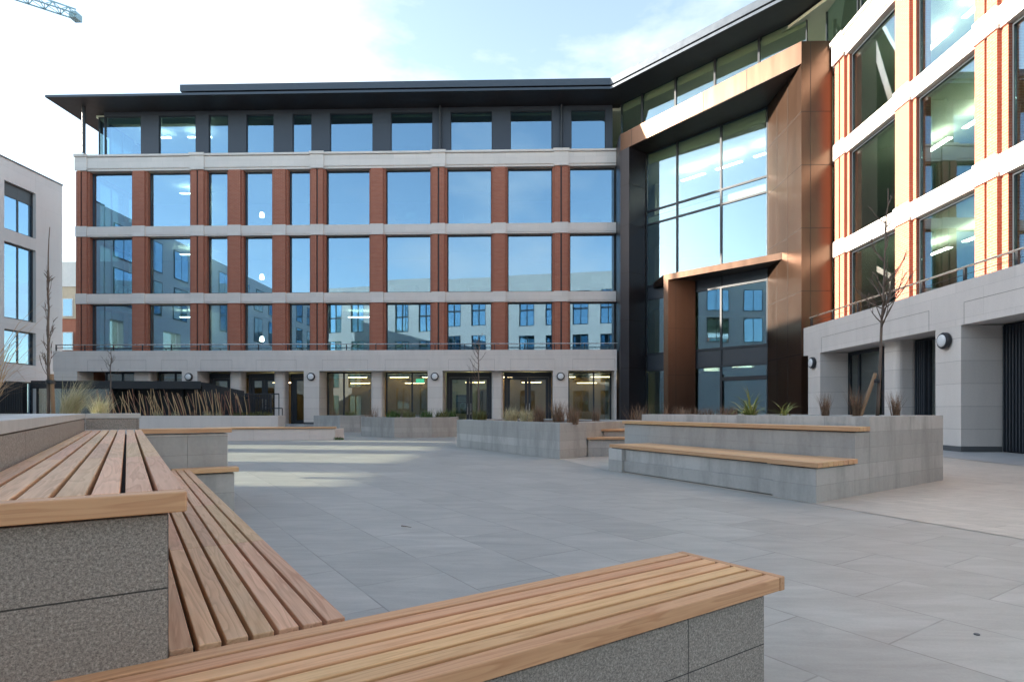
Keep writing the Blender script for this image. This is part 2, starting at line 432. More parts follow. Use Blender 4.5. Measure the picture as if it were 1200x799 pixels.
# piers (shoulders + proud core), one part each
piers = [(-26.63, -25.91)]+[(wedges[i][1], wedges[i+1][0]) for i in range(9)]
dbl = {0, 2, 5, 7, 9}
for i, (a, b) in enumerate(piers):
    m = MB()
    m.box(a, b, V+.10, V+.52, 4.2, 15.16)
    a2, b2 = a+.13, b-.13
    if i == 0: a2, b2 = a-.02, b-.10
    if i in dbl:
        c = (a2+b2)/2 if i else a+.30
        m.box(a2, c-.045, V-.02, V+.097, 4.2, 15.16); m.box(c+.045, b2, V-.02, V+.097, 4.2, 15.16)
    else:
        m.box(a2, b2, V-.02, V+.097, 4.2, 15.16)
    p = part('brick_pier', m, M['brick'])
    if i in dbl:
        d = MB(); d.box(c-.035, c+.035, V+.04, V+.095, 4.47, 15.15); d.build('downpipe', M['black'], p, org=ORG)
# stone bands
for z0, z1 in ((7.36, 7.94), (11.31, 11.90)):
    m = MB()
    m.box(-26.60, 5.05, V+.03, V+.50, z0, z1); m.box(-26.55, 5.05, V+.0, V+.027, z0+.09, z1-.02)
    for i, (a, b) in enumerate(piers):
        a2, b2 = (a+.09, b-.09) if i else (a-.03, b-.08)
        m.box(a2, b2, V-.07, V-.003, z0-.015, z1+.015)
        if i in dbl and i: m.box(a2+.2, b2-.2, V-.085, V-.073, z0-.01, z1+.01)
    part('stone_band', m, M['band'])
# stone sills of the band windows are part of the band above the parapet
m = MB()
m.box(-26.62, 5.05, V+.02, V+.55, 15.17, 15.98); m.box(-26.66, 5.05, V-.03, V+.017, 15.30, 15.95)
m.box(-26.75, 5.05, V-.10, V+.6, 15.983, 16.10)
for i, (a, b) in enumerate(piers):
    if i in dbl:
        a2, b2 = (a+.07, b-.07) if i else (a-.05, b-.05)
        m.box(a2, b2, V-.09, V-.033, 15.18, 15.978); m.box(a2-.03, b2+.03, V-.15, V-.103, 15.985, 16.14)
part('cornice', m, M['band'])
# top storey dark panels
tp = [(-25.25, -25.19)]+[(tfe[i][1], tfe[i+1][0]) for i in range(9)]+[(4.5, 4.9)]
m = MB()
for a, b in tp[1:]:
    m.box(a, b, V+.36, V+.50, 16.11, 18.60)
m.box(-25.25, 4.9, V+.38, V+.50, 18.56, 18.82)
m.box(-25.25, 4.9, V+.39, V+.49, 16.102, 16.128)
part('cladding_panel', m, M['panel'])
window((-25.62, V+.42, 16.13), 0, .40, 2.42, fw=.04)
# columns carrying the eave
for cx, cy in ((-26.0, 33.75), (-10.1+4.97, V+.2), (1.93, V+.2)):
    m = MB(); m.tube([(cx, cy, 16.14), (cx, cy, 18.82)], .10 if cx < -20 else .07, 16)
    part('roof_column', m, M['dark'], smooth=False)
# side wall of far wing (left end)
zz = [(0, 4.47)]+[(7.33, 7.97), (11.28, 11.93), (15.12, 16.1)]
m = MB()
for z0, z1 in zz: m.box(-26.60, -26.2, V+.53, 40, z0, z1)
for a, b in ((V+.53, 35.3), (37.5, 37.9), (39.9, 40)): m.box(-26.598, -26.202, a, b, 4.47, 15.12)
part('side_wall', m, M['brick'])
for z0, z1 in ZB+[(16.13, 18.55)]:
    for a, b in ((35.3, 37.5), (37.9, 39.9)):
        window((-26.3 if z0 < 16 else -25.6, b, z0), R(-90), b-a, z1-z0, mull=((b-a)/2,))
# ground floor of the far wing: stone parapet beam and piers
VP = 33.15
m = MB()
m.box(-27.35, 4.97, VP, VP+.45, 3.33, 4.50)
m.box(-27.35, -26.9, VP+.453, 40, 3.33, 4.50)
beamparts = [(-25.14, -21.0), (-19.4, -17.9), (-17.0, -14.6), (-13.6, -12.9), (-11.2, -5.9), (-4.4, -1.6), (-1.1, 1.2), (2.6, 4.9)]
for a, b in [(-25.3, -21.9), (-21.0, -19.5), (-18.7, -16.9), (-15.5, -13.2), (-11.7, -9.1), (-8.1, -5.6), (-4.5, -1.9), (-1.0, 1.5), (2.5, 4.85)]:
    m.box(a, b, VP-.005, VP-.002, 3.955, 3.962, 1); m.box(a-.005, a, VP-.005, VP-.002, 3.34, 3.962, 1); m.box(b, b+.005, VP-.005, VP-.002, 3.34, 3.962, 1)
part('stone_parapet', m, [M['beam'], M['joint']])
m = MB(); m.box(-27.2, 4.95, VP+.45, V+.5, 4.1, 4.2); m.box(-27.0, 12.0, VP+.46, V+.6, 3.36, 3.42); part('terrace_slab', m, M['ashlar'])
lampp = [(-27.3, -25.94), (-19.81, -18.92), (-12.76, -11.88), (-5.69, -4.84), (1.39, 2.25)]
for i, (a, b) in enumerate(lampp):
    m = MB(); m.box(a, b, VP+.004, V+.45, 0, 3.328); p = part('stone_pier', m, M['ashlar'])
    d = MB(); d.box(a-.012, b+.012, VP-.01, V+.44, 0, .14 if i > 2 else .42); d.build('plinth', M['plinth'], p, org=ORG)
m = MB(); m.box(4.83, 4.95, VP+.004, V+.45, 0, 3.328); part('edge_post', m, M['ashlar'])
cols = [(-23.0, -21.99), (-17.32, -16.65), (-14.72, -14.1), (-9.07, -8.4), (-2.1, -1.45)]
for a, b in cols:
    m = MB(); r_ = .16
    poly = []
    for cx, cy, a0 in ((b-r_, VP+.5+r_, -90), (b-r_, V+.3, 0), (a+r_, V+.3, 90), (a+r_, VP+.5+r_, 180)):
        for k in range(5):
            t = R(a0+k*22.5); poly.append((cx+r_*math.cos(t), cy+r_*math.sin(t)))
    m.prism(poly, 0, 3.358); part('stone_column', m, M['ashlar'])
# ground floor glazing and doors
GF = V+.32
def door(org, rz, w, h, leaves=2, side=.0):
    f = MB(); fw = .16
    f.box(0, fw, 0, .12, 0, h); f.box(w-fw, w, 0, .12, 0, h); f.box(fw, w-fw, 0, .12, h-.28, h)
    o = f.build('door', M['frame'], bld); o.location = (org[0]-ORG[0], org[1]-ORG[1], org[2]); o.rotation_euler = (0, 0, rz)
    lw = (w-2*fw)/leaves
    for k in range(leaves):
        l = MB(); x0 = fw+k*lw+.006; x1 = fw+(k+1)*lw-.006; s_ = .17; zt = h-.29
        l.box(x0, x0+s_, .03, .09, .02, zt); l.box(x1-s_, x1, .03, .09, .02, zt); l.box(x0+s_, x1-s_, .03, .09, .02, .22); l.box(x0+s_, x1-s_, .03, .09, zt-.14, zt)
        l.box(x0+s_, x1-s_, .05, .065, .22, zt-.14, 1)
        hx = x1-s_/2 if k == 0 else x0+s_/2
        l.box(hx-.015, hx+.015, -.03, -.005, .85, 1.5, 2); l.box(hx-.012, hx+.012, -.006, .03, .9, .93, 2); l.box(hx-.012, hx+.012, -.006, .03, 1.42, 1.45, 2)
        l.build('door_leaf', [M['frame'], M['glassg'], M['steel']], o)
    return o
window((-25.14, GF, .3), 0, 2.14, 3.05, mull=(1.05,), glass='glassg', fw=.1)
window((-21.9, GF, .3), 0, 2.1, 3.05, mull=(1.0,), glass='glassg', fw=.1)
door((-18.85, GF, .3), 0, 1.4, 2.95, 1)
door((-16.5, GF, .3), 0, 1.9, 2.95, 2)
door((-13.98, GF, .3), 0, 1.15, 2.95, 1)
window((-11.82, GF, .05), 0, 2.75, 3.28, mull=(.98,), glass='glassg', fw=.09)
window((-8.35, GF, .05), 0, 2.62, 3.28, mull=(1.55,), glass='glassg', fw=.09)
door((-4.78, GF, .0), 0, 2.68, 3.3, 2)
door((-1.4, GF, .0), 0, 2.75, 3.3, 2)
window((2.3, GF, .05), 0, 2.52, 3.28, mull=(1.5,), glass='glassg', fw=.09)
# handrail on the parapet
m = MB(); m.tube([(-27.3, VP+.12, 4.86), (5.02, VP+.12, 4.86)], .028, 8)
rl = part('handrail', m, M['steel'])
m = MB(); m.box(-27.3, -19.0, VP+.11, VP+.13, 4.66, 4.69)
for i in range(20):
    x = -27.25+i*1.69; m.box(x-.02, x+.02, VP+.09, VP+.15, 4.50, 4.84)
m.tube([(-27.3, VP+.12, 4.68), (5.0, VP+.12, 4.68)], .007, 5)
m.build('railing_post', M['black'], rl, org=ORG)

# --- right wing (faces -x).  v decreases towards the camera
wa = [(25.0-.02, 24.66), (23.6, 20.68), (19.6, 17.07), (15.9, 13.32), (12.4, 9.8), (8.9, 6.3)]
for li, (z0, z1) in enumerate(ZB):
    for wi, (a, b) in enumerate(wa):
        window((U+.22, a, z0), R(-90), a-b, z1-z0, glass='glassw')
wp = [(24.46, 23.76, 1), (20.50, 19.76, 0), (16.90, 16.12, 1), (13.1, 12.6, 0), (9.6, 9.1, 1), (6.1, 4.2, 0)]
sh = [(24.66, 23.60), (20.68, 19.60), (17.07, 15.90), (13.32, 12.40), (9.8, 8.9), (6.3, 4.0)]
for (a, b, d), (sa_, sb_) in zip(wp, sh):
    m = MB(); m.box(U+.12, U+.60, sb_, sa_, 4.2, 15.16)
    if d:
        c = (a+b)/2; m.box(U, U+.117, c+.05, a, 4.2, 15.16); m.box(U, U+.117, b, c-.05, 4.2, 15.16); m.box(U+.06, U+.117, c-.05, c+.05, 4.2, 15.16)
    else: m.box(U, U+.117, b, a, 4.2, 15.16)
    part('brick_pier', m, M['brick'])
for z0, z1 in ((7.36, 7.94), (11.31, 11.90)):
    m = MB(); m.box(U+.05, U+.64, 4, 24.98, z0, z1); m.box(U+.02, U+.047, 4, 24.98, z0+.09, z1-.02)
    for a, b, d in wp: m.box(U-.06, U+.017, b-.03, a+.03, z0-.015, z1+.015)
    part('stone_band', m, M['band'])
m = MB(); m.box(U+.02, U+.7, 4, 24.98, 15.17, 15.98); m.box(U-.04, U+.017, 4, 24.98, 15.30, 15.95); m.box(U-.12, U+.75, 4, 24.98, 15.983, 16.10)
for a, b, d in wp:
    if d: m.box(U-.10, U-.043, b-.05, a+.05, 15.18, 15.978); m.box(U-.17, U-.123, b-.08, a+.08, 15.985, 16.14)
part('cornice', m, M['band'])
for a, b in ((26.3, 23.8), (23.6, 20.68), (20.4, 17.07), (16.8, 13.32), (13.0, 9.8)):
    window((U+.55, a, 16.13), R(-90), a-b, 2.6, glass='glassw', fw=.05)
UP = 11.35
m = MB(); m.box(UP, UP+.45, 3.0, 24.6, 3.33, 4.47); m.box(UP+.453, 12.4, 24.2, 24.6, 3.33, 4.47)
for a, b in ((23.1, 17.0), (15.65, 10.2), (9, 4)):
    m.box(UP-.005, UP-.002, b, a, 3.905, 3.912, 1); m.box(UP-.005, UP-.002, a, a+.006, 3.34, 3.912, 1); m.box(UP-.005, UP-.002, b-.006, b, 3.34, 3.912, 1)
part('stone_parapet', m, [M['beam'], M['joint']])
m = MB(); m.box(UP+.45, 13, 3, 24.6, 4.1, 4.2); m.box(UP+.46, 12.8, 3, 24.2, 3.36, 3.42); part('terrace_slab', m, M['ashlar'])
for a, b in ((24.21, 23.23), (16.74, 15.77), (9.4, 8.4)):
    m = MB(); m.box(UP+.004, 12.42, b, a, 0, 3.328); p = part('stone_pier', m, M['ashlar'])
    d = MB(); d.box(UP-.008, 12.40, b-.012, a+.012, .008, .15); d.build('plinth', M['plinth'], p, org=ORG)
m = MB(); r_ = .18; poly = []
for cx, cy, a0 in ((12.3, 19.2+r_, -90), (12.3, 19.98-r_, 0), (11.8+r_, 19.98-r_, 90), (11.8+r_, 19.2+r_, 180)):
    for k in range(5):
        t = R(a0+k*22.5); poly.append((cx+r_*math.cos(t), cy+r_*math.sin(t)))
m.prism(poly, 0, 3.358); part('stone_column', m, M['ashlar'])
m = MB(); m.box(12.25, 12.44, 19.5, 19.95, 0, 3.358); m.box(12.0, 12.46, 12.2, 12.9, 0, 3.358); part('stone_column', m, M['ashlar'])
window((12.44, 23.25, .05), R(-90), 2.3, 3.28, glass='glassg', fw=.12, mull=(.7,))
window((12.44, 20.95, .05), R(-90), .98, 3.28, glass='glassg', fw=.06)
def louvre_door(vfar, vnear):
    f = MB(); f.box(12.44, 12.5, vnear, vfar, .01, 3.34)
    n = int((vfar-vnear)/.10)
    o = part('louvre_door', f, M['black'])
    l = MB()
    for i in range(n):
        y = vnear+.05+i*.10; l.box(12.36, 12.437, y-.02, y+.02, .04, 3.28)
    l.build('louvre_blade', M['dark'], o, org=ORG)
louvre_door(19.48, 18.7); window((12.44, 18.68, .05), R(-90), 1.9, 3.28, glass='glassg', fw=.06)
louvre_door(15.76, 12.92); louvre_door(12.18, 9.42)
m = MB(); m.tube([(UP+.2, 24.5, 4.88), (UP+.2, 3.2, 4.88)], .030, 8); rl = part('handrail', m, M['steel'])
m = MB()
for i in range(13):
    y = 24.3-i*1.68; m.box(UP+.17, UP+.23, y-.035, y+.035, 4.47, 4.86)
m.tube([(UP+.2, 24.5, 4.68), (UP+.2, 3.2, 4.68)], .007, 5)
m.build('railing_post', M['black'], rl, org=ORG)

# --- glazed corner entrance between the wings
GR = Vector((11.276, 28.02)); GL = Vector((6.563, 33.02)); FR = Vector((11.276, 24.63)); FL = Vector((5.482, 32.18)); FL2 = Vector((5.09, 32.69))
gd = (GR-GL).normalized(); gn = Vector((-gd.y, gd.x))      # gn points into the building
if gn.y < 0: gn = -gn
grz = math.atan2(gd.y, gd.x)
def on_glass(t, off=0): p = GL+gd*t+gn*off; return p
Lg = (GR-GL).length
# frame of bronze, its panel joints in the same meshes
ZJ = (3.4, 6.0, 8.6, 11.2, 13.4)
def face_joint(m, a_, b_, z0, z1):
    dd = (b_-a_).normalized(); nn_ = Vector((dd.y, -dd.x)); nn_ = nn_ if nn_.y < 0 else -nn_
    m.prism([a_+nn_*.004, b_+nn_*.004, b_-nn_*.01, a_-nn_*.01], z0, z1, 1)
m = MB(); m.prism([FR, (U-.02, 24.63), (U-.02, 28.3), (GR.x, 28.3)], .01, 15.40)
for z_ in ZJ:
    m.box(FR.x-.004, U-.03, 24.625, 24.632, z_, z_+.022, 1); m.box(FR.x-.004, FR.x+.002, 24.635, 28.0, z_, z_+.022, 1)
m.box(FR.x+.36, FR.x+.38, 24.624, 24.632, .1, 15.39, 1)
for y in (25.9, 27.0): m.box(FR.x-.005, FR.x+.002, y, y+.02, .1, 15.39, 1)
part('entrance_jamb', m, [M['bronze'], M['joint']])
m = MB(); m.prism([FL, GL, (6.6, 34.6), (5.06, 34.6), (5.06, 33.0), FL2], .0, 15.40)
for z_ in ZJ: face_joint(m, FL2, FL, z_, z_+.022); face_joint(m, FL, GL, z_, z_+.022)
tag(part('entrance_jamb', m, [M['jambdark'], M['joint']]), 'left jamb of the bronze frame, coloured dark for the reflections it carries')
m = MB(); m.prism([FR, (U-.02, 24.63), (U-.02, 27.3), GR+gn*.3, GL+gn*.3, (5.06, 34.0), (5.06, 33.0), FL2, FL], 15.403, 16.32)
fd = (FL-FR).normalized()
for t in (.26, .50, .745, .98):
    p = FR.lerp(FL, t); face_joint(m, p, p+fd*.024, 15.41, 16.31)
m.box(FR.x+.36, FR.x+.38, 24.624, 24.632, 15.41, 16.31, 1)
bm_ = part('entrance_beam', m, [M['bronze'], M['joint']])
m = MB()
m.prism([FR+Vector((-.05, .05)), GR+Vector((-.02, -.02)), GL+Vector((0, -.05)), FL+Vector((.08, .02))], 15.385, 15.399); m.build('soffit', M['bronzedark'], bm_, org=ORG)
# curtain wall panels
xs = [0.02, 1.96, 4.48, Lg-.02]
bands = [(11.40+.73, 15.38, 'glasse'), (11.40, 12.12, 'glasse'), (7.98, 11.39, 'glasse'), (7.25, 7.97, 'dark'), (4.2, 7.24, 'glasse'), (3.3, 4.19, 'dark'), (.02, 3.29, 'glasse')]
for z0, z1, gm in bands:
    for i in range(3):
        p = on_glass(xs[i]); w_ = xs[i+1]-xs[i]-.004
        window((p.x, p.y, z0), grz, w_, z1-z0, glass='glasse' if gm != 'dark' else 'dark', fw=.042, name='curtain_panel', dep=.12, blind=.55 if z1 > 15 else 0)
# top storey glass above the frame
tl = [-1.45, -.13, 2.08, 4.34, 6.60, 9.10]
tl = [(-1.75), -.28, 1.86, 4.14, 6.42, 8.63]
for i in range(5):
    p = on_glass(tl[i]); window((p.x, p.y, 16.34), grz, tl[i+1]-tl[i]-.004, 2.62, glass='glasse', fw=.045, name='curtain_panel', dep=.12, blind=.5)
# inner portal
PR = Vector((11.276, 26.5)); PL = Vector((7.005, 30.674)); PL2 = Vector((7.194, 30.49)); JB = Vector((8.64, 30.70))
m = MB(); m.prism([PR+Vector((-.004, 0)), Vector((11.272, 27.98)), on_glass(.5, -.02), PL], 7.80, 8.10); pb = part('portal_canopy', m, M['bronze'])
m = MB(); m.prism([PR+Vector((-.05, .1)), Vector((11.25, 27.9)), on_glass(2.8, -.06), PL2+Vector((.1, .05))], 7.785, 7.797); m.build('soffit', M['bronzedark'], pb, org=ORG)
m = MB(); m.prism([PL, PL2, JB, on_glass(2.7, -.02), on_glass(1.35, -.02), PL+Vector((.12, .5))], .0, 7.797)
for z_ in (2.9, 5.3): face_joint(m, PL2, JB, z_, z_+.012)
q = PL2.lerp(JB, .28); face_joint(m, q, q+(JB-PL2).normalized()*.014, .1, 7.79)
part('portal_jamb', m, [M['bronze'], M['joint']])
# entrance doors inside the portal: dark head rail and posts
m = MB()
for t in (2.75, 4.48): 
    p = on_glass(t, -.06); m.prism([p, p+gd*.1, p+gd*.1+gn*.05, p+gn*.05], .02, 2.9 if t > 4 else 7.78)
p0 = on_glass(4.5, -.05); p1 = on_glass(Lg-.05, -.05); m.prism([p0, p1, p1+gn*.045, p0+gn*.045], 2.55, 2.75)
part('door_frame', m, M['black'])
# --- roof
dgo = 2.3
od = Vector((9.60, 26.44)); 
def dl(t, off): return GL+gd*t-gn*off
def cut_y(y, off): t = (y-(GL.y-gn.y*off))/gd.y; return dl(t, off)
def cut_x(x, off): t = (x-(GL.x-gn.x*off))/gd.x; return dl(t, off)
def outline(off_b, off_d, uw, left):
    return [Vector((left, 34.4-off_b)), cut_y(34.4-off_b, off_d), cut_x(uw, off_d), Vector((uw, 3.0))]
def roof_part(name, o, i, z0, z1, zi, mats, left_close=True):
    m = MB()
    for k in range(3):
        a, b, c, d = o[k], o[k+1], i[k+1], i[k]
        m.face([(*a, z0), (*b, z0), (*b, z1), (*a, z1)], 0)             # fascia
        m.face([(*d, zi), (*c, zi), (*b, z0), (*a, z0)], 1)             # soffit
        m.face([(*a, z1), (*b, z1), (*c, z1+.05), (*d, z1+.05)], 0)
    a = o[0]; d = Vector((o[0].x, 41.5)); m.face([(*d, z0), (*a, z0), (*a, z1), (*d, z1)], 0)
    e = Vector((i[0].x, 41.5)); m.face([(*e, zi), (*i[0], zi), (*a, z0), (*d, z0)], 1)
    far = [Vector((24, 3.0)), Vector((24, 41.5)), Vector((o[0].x, 41.5))]
    m.face([(*p, z1+.055) for p in i]+[(*p, z1+.055) for p in far], 0)
    return part(name, m, mats)
o1 = outline(1.75, 1.72, 11.3, -27.4); i1 = outline(-.1, -.15, 13.2, -25.3)
roof_part('roof', o1, i1, 18.83, 18.96, 18.835, [M['fascia'], M['soffit']])
o2 = outline(1.62, 1.62, 11.42, -19.7); i2 = outline(.6, .6, 13.0, -18.0)
roof_part('roof_edge', o2, i2, 19.13, 19.50, 19.13, [M['fascia'], M['darkroof']])
o3 = outline(1.45, 1.45, 11.55, -19.5); i3 = outline(.6, .6, 13.0, -18.0)
roof_part('gutter', o3, i3, 18.97, 19.125, 18.97, [M['darkroof'], M['darkroof']])
# --- interior floors, ceilings and back walls
plan = [Vector((-25.9, 34.62)), Vector((5.3, 34.62)), on_glass(-.3, .2), on_glass(Lg+.5, .2), Vector((13.15, 24.6)), Vector((13.15, 4.2)), Vector((21, 4.2)), Vector((21, 40)), Vector((-25.9, 40))]
for z0, z1 in ((3.45, 4.15), (7.38, 7.92), (11.33, 11.88), (15.2, 15.95)):
    m = MB(); m.prism(plan, z0, z1-.05, 0); m.prism(plan, z1-.047, z1, 1)
    part('floor_slab', m, [M['intceil'], M['intfloor']])
m = MB(); m.prism(plan, 18.6, 18.75, 0); part('ceiling', m, M['intceil'])
m = MB(); m.box(-25.9, 21, 39.8, 40, 0, 18.6); m.box(21, 21.2, 4.2, 40, 0, 18.6); m.box(13, 21, 4.0, 4.2, 0, 18.6)
m.box(-21, -19.5, 37.5, 39.7, 0, 15.2); m.box(-6, -2, 38, 39.7, 0, 15.2); m.box(17.2, 19, 18, 22, 0, 15.2); m.box(17.4, 19, 9, 13, 0, 15.2); m.box(7.9, 9.5, 37, 39.5, 0, 18)
part('interior_wall', m, M['intwall'])
m = MB(); m.box(-25, 5, 38.4, 38.5, 0, 3.2)
for a, b in ((-10.6, -9.9), (-7.2, -6.2), (3.4, 4.1), (-3.2, -2.5)): m.box(a, b, 36.4, 36.9, 0, 2.4)
part('oak_lining', m, M['inttan'])
m = MB(); m.box(13.2, 20, 4.4, 24, .02, .1); m.box(-25, 12, 35, 42, .02, .1); part('ground_floor_carpet', m, M['intfloor'])
# ceiling luminaires, some of them added only to brighten the rooms
lm = MB(); lm.box(-.09, .09, -.75, .75, 0, .03); L0 = None
def luminaire(x, y, z, rz=0):
    global L0
    if L0 is None:
        L0 = lm.build('ceiling_light', M['lightstrip'], bld); L0.location = (x, y-34, z); L0.rotation_euler = (0, 0, rz)
    else: dup(L0, (x, y-34, z), rz, parent=bld)
for z in (6.95, 10.9, 14.75):
    for y in (22.4, 20.2, 18.2, 15.0, 12.0):
        luminaire(15.2, y, z); luminaire(18.6, y-.9, z)  # deeper row is added out of sight to lift the room brightness
    luminaire(-21.2, 36.6, z, R(90))
    if z < 9: luminaire(-10.6, 36.9, z, R(90))
for y in (22, 18): luminaire(15.4, y, 18.2)  # top storey lights, here and on the next line, added to brighten its ceiling
for x in (-23.2, -20.6): luminaire(x, 36.4, 18.2, R(90))
for t in (1.0, 3.2, 5.4):  # set back behind the glass, added to brighten the entrance ceilings
    p = on_glass(t, 3.2)
    for z in (14.6, 18.2): luminaire(p.x, p.y, z, grz-R(90))
ws = MB(); ws.box(-.6, .6, -.02, .02, 0, .03); W0 = None
for x, y, z in ((-10.4, 36.2, 2.75), (-7.0, 36.2, 2.75), (-3.3, 36.4, 2.8), (.2, 36.4, 2.8), (3.6, 36.2, 2.75), (-15.4, 36.5, 2.8), (-11, 37.7, 3.2), (-8.3, 37.7, 3.2), (-6.2, 37.7, 3.2), (-1.6, 37.7, 3.2), (2.4, 37.7, 3.2), (4.6, 37.7, 3.2)):  # rear strips added, mostly unseen, to warm the oak lining
    if W0 is None: W0 = ws.build('pendant_strip', M['warmstrip'], bld); W0.location = (x, y-34, z)
    else: dup(W0, (x, y-34, z), parent=bld)
pl = MB(); pl.lathe([(.02, .36), (.11, .3), (.14, .15), (.13, .03), (.04, 0)], (0, 0, 0), (0, 0, 1), 16); P0 = None
for z in (5.4, 9.3, 13.2):
    if P0 is None: P0 = pl.build('pendant_lamp', M['lightstrip'], bld, smooth=True); P0.location = (-16.75, 36.6-34, z)
    else: dup(P0, (-16.75, 36.6-34, z), parent=bld)
sg = MB(); sg.box(-6.75, -6.25, 35.2, 35.24, 2.72, 2.98); part('exit_sign', sg, M['greensign'])
pm = MB(); pm.box(-4.25, -3.5, GF+.16, GF+.17, .9, 2.0, 0)
pm.lathe([(.2, 0), (.2, .008), (.11, .008), (.11, 0)], (-3.82, GF+.158, 1.35), (0, -1, 0), 20, 1)
for k in range(3): pm.box(-4.2, -3.65, GF+.15, GF+.158, 1.62+k*.1, 1.66+k*.1, 1)
part('window_poster', pm, [M['teal'], M['poster']])

dk = MB(); dk.box(-.8, .8, -.4, .4, .71, .74); dk.box(-.78, -.74, -.38, .38, 0, .71); dk.box(.74, .78, -.38, .38, 0, .71); dk.box(-.45, .1, .1, .14, .86, 1.2); dk.box(-.2, -.14, .1, .14, .74, .86)
D0 = None
for z in (4.15, 7.92, 11.88):
    for x in (-24.4, -21.3, -10.9, -9.9, -7.4, -3.9, -2.8, .1, 3.6):
        if random.random() < .75:
            loc = (x+random.uniform(-.3, .3), 35.6+random.uniform(0, .8)-34, z)
            if D0 is None: D0 = dk.build('desk', M['intceil'], bld); D0.location = loc
            else: dup(D0, loc, random.choice((0, R(90), R(180))), parent=bld)
for o in bpy.data.objects:
    if o.name.split('.')[0] == 'pane': o.rotation_euler = (random.gauss(0, R(.11)), 0, random.gauss(0, R(.13)))
# wall lamps (things of their own)
def wall_lamp(loc, axis, label):
    t = thing('wall_lamp', label, 'wall lamp', loc, 0, 'round bulkhead lamps on the stone piers')
    b = MB(); b.lathe([(.19, 0), (.225, .02), (.225, .10), (.205, .13), (.175, .135)], (0, 0, 0), axis, 28); b.build('housing', M['black'], t, smooth=False)
    d = MB(); d.lathe([(.17, .12), (.165, .145), (.14, .165), (.07, .175), (.01, .178)], (0, 0, 0), axis, 28); d.build('diffuser', M['lamp'], t, smooth=True)
for x, lab in ((-19.37, 'round black wall lamp on the stone pier above the dark shelter roof'), (-12.32, 'round black wall lamp on the stone pier beside the narrow glazed door'),
               (-5.27, 'round black wall lamp on the stone pier left of the two dark double doors'), (1.82, 'round black wall lamp on the stone pier right of the dark double doors')):
    wall_lamp((x, VP, 3.0), (0, -1, 0), lab)
wall_lamp((UP, 23.72, 2.98), (-1, 0, 0), 'small looking round wall lamp on the pier nearest the bronze entrance frame')
wall_lamp((UP, 16.3, 2.98), (-1, 0, 0), 'round wall lamp on the big stone pier of the right wing beside louvred doors')

# ------------------------------------------------------------------ neighbouring buildings
def simple_block(name, label, loc, poly, h, mat, wins, rzs=None):
    t = thing(name, label, 'building', loc); return t
LU = -32.0
lb = thing('office_block', 'pale grey office block with large dark framed windows at the left edge', 'building', (LU-6, 37, 0))
LO = (LU-6, 37, 0)
# facade wall built around its window openings
wv = [(37.41, 35.11), (33.0, 30.7), (28.6, 26.3)]
wz = [(15.16, 12.22), (11.45, 6.76), (6.09, 3.98), (2.9, .3)]
m = MB()
edges = [39.59]+[v for w in wv for v in w]+[25.2]
for i in range(0, len(edges), 2): m.box(LU-.45, LU, edges[i+1], edges[i], 0, 16.5)
zc = [16.5]+[z for w in wz for z in w]+[0]
for a, b in wv:
    for i in range(0, len(zc), 2): m.box(LU-.445, LU-.005, b, a, zc[i+1], zc[i])
m.box(LU-13, LU-.45, 39.2, 39.59, 0, 16.5); m.box(LU-13, LU-12.6, 25.2, 39.2, 0, 16.5); m.box(LU-13, LU-.45, 25.2, 25.6, 0, 16.5)
m.box(LU-12.6, LU-.45, 25.6, 39.2, 16.2, 16.4)
m.build('wall', M['render'], lb, org=LO)
m = MB(); m.box(LU-13.05, LU+.05, 25.15, 39.64, 16.503, 16.58); m.build('roof_coping', M['fascia'], lb, org=LO)
m = MB(); 
for z in (3.4, 6.4, 9.2, 11.8): m.box(LU-12, LU-.5, 25.7, 39.1, z, z+.2)
m.box(LU-7, LU-6.8, 25.7, 39.1, 0, 16); m.build('floor_slab', M['intwall'], lb, org=LO)
for a, b in wv:
    for zt, zb in wz:
        f = MB(); h = zt-zb; w = a-b; fw = .09
        f.box(0, fw, 0, .12, 0, h); f.box(w-fw, w, 0, .12, 0, h); f.box(fw, w-fw, 0, .12, 0, fw); f.box(fw, w-fw, 0, .12, h-fw, h); f.box(w*.52-.04, w*.52+.04, .01, .11, fw, h-fw)
        if zt > 15: f.box(fw, w-fw, .012, .05, h-fw-.75, h-fw)
        o = f.build('window', M['frame'], lb); o.location = (LU-.2-LO[0], b-LO[1], zb); o.rotation_euler = (0, 0, R(90))
        p = MB(); p.box(fw, w-fw, .05, .07, fw, h-fw); p.build('pane', M['glass'], o)
# unseen screen building added to shade the plaza, slots shaped to cast sun streaks
m = MB(); ops = [(24.6, 23.1), (21.0, 19.1), (17.8, 15.2), (13.4, 11.4)]
eb = thing('office_block', 'unseen pale stone block added left of the plaza, glazed slots shaped to cast sun streaks', 'building', (LU-6, 0, 0)); EO = (LU-6, 0, 0)
ed = [25.1]+[v for w in ops for v in w]+[-24]
for i in range(0, len(ed), 2): m.box(LU-.9, LU, ed[i+1], ed[i], 0, 16.5)
for a, b in ops: m.box(LU-.9, LU, b, a, 8.1, 16.5); m.box(LU-.9, LU, b, a, 0, 5.9)
m.box(LU-12, LU-.9, -24, 25.1, 0, 5.6)
m.build('wall', M['render'], eb, org=EO)
for a, b in ops:
    m = MB(); m.box(LU-.5, LU-.47, b+.01, a-.01, 5.91, 8.09); m.build('glazing', M['glassg'], eb, org=EO)  # panes added to dim the streaks cast through the slots
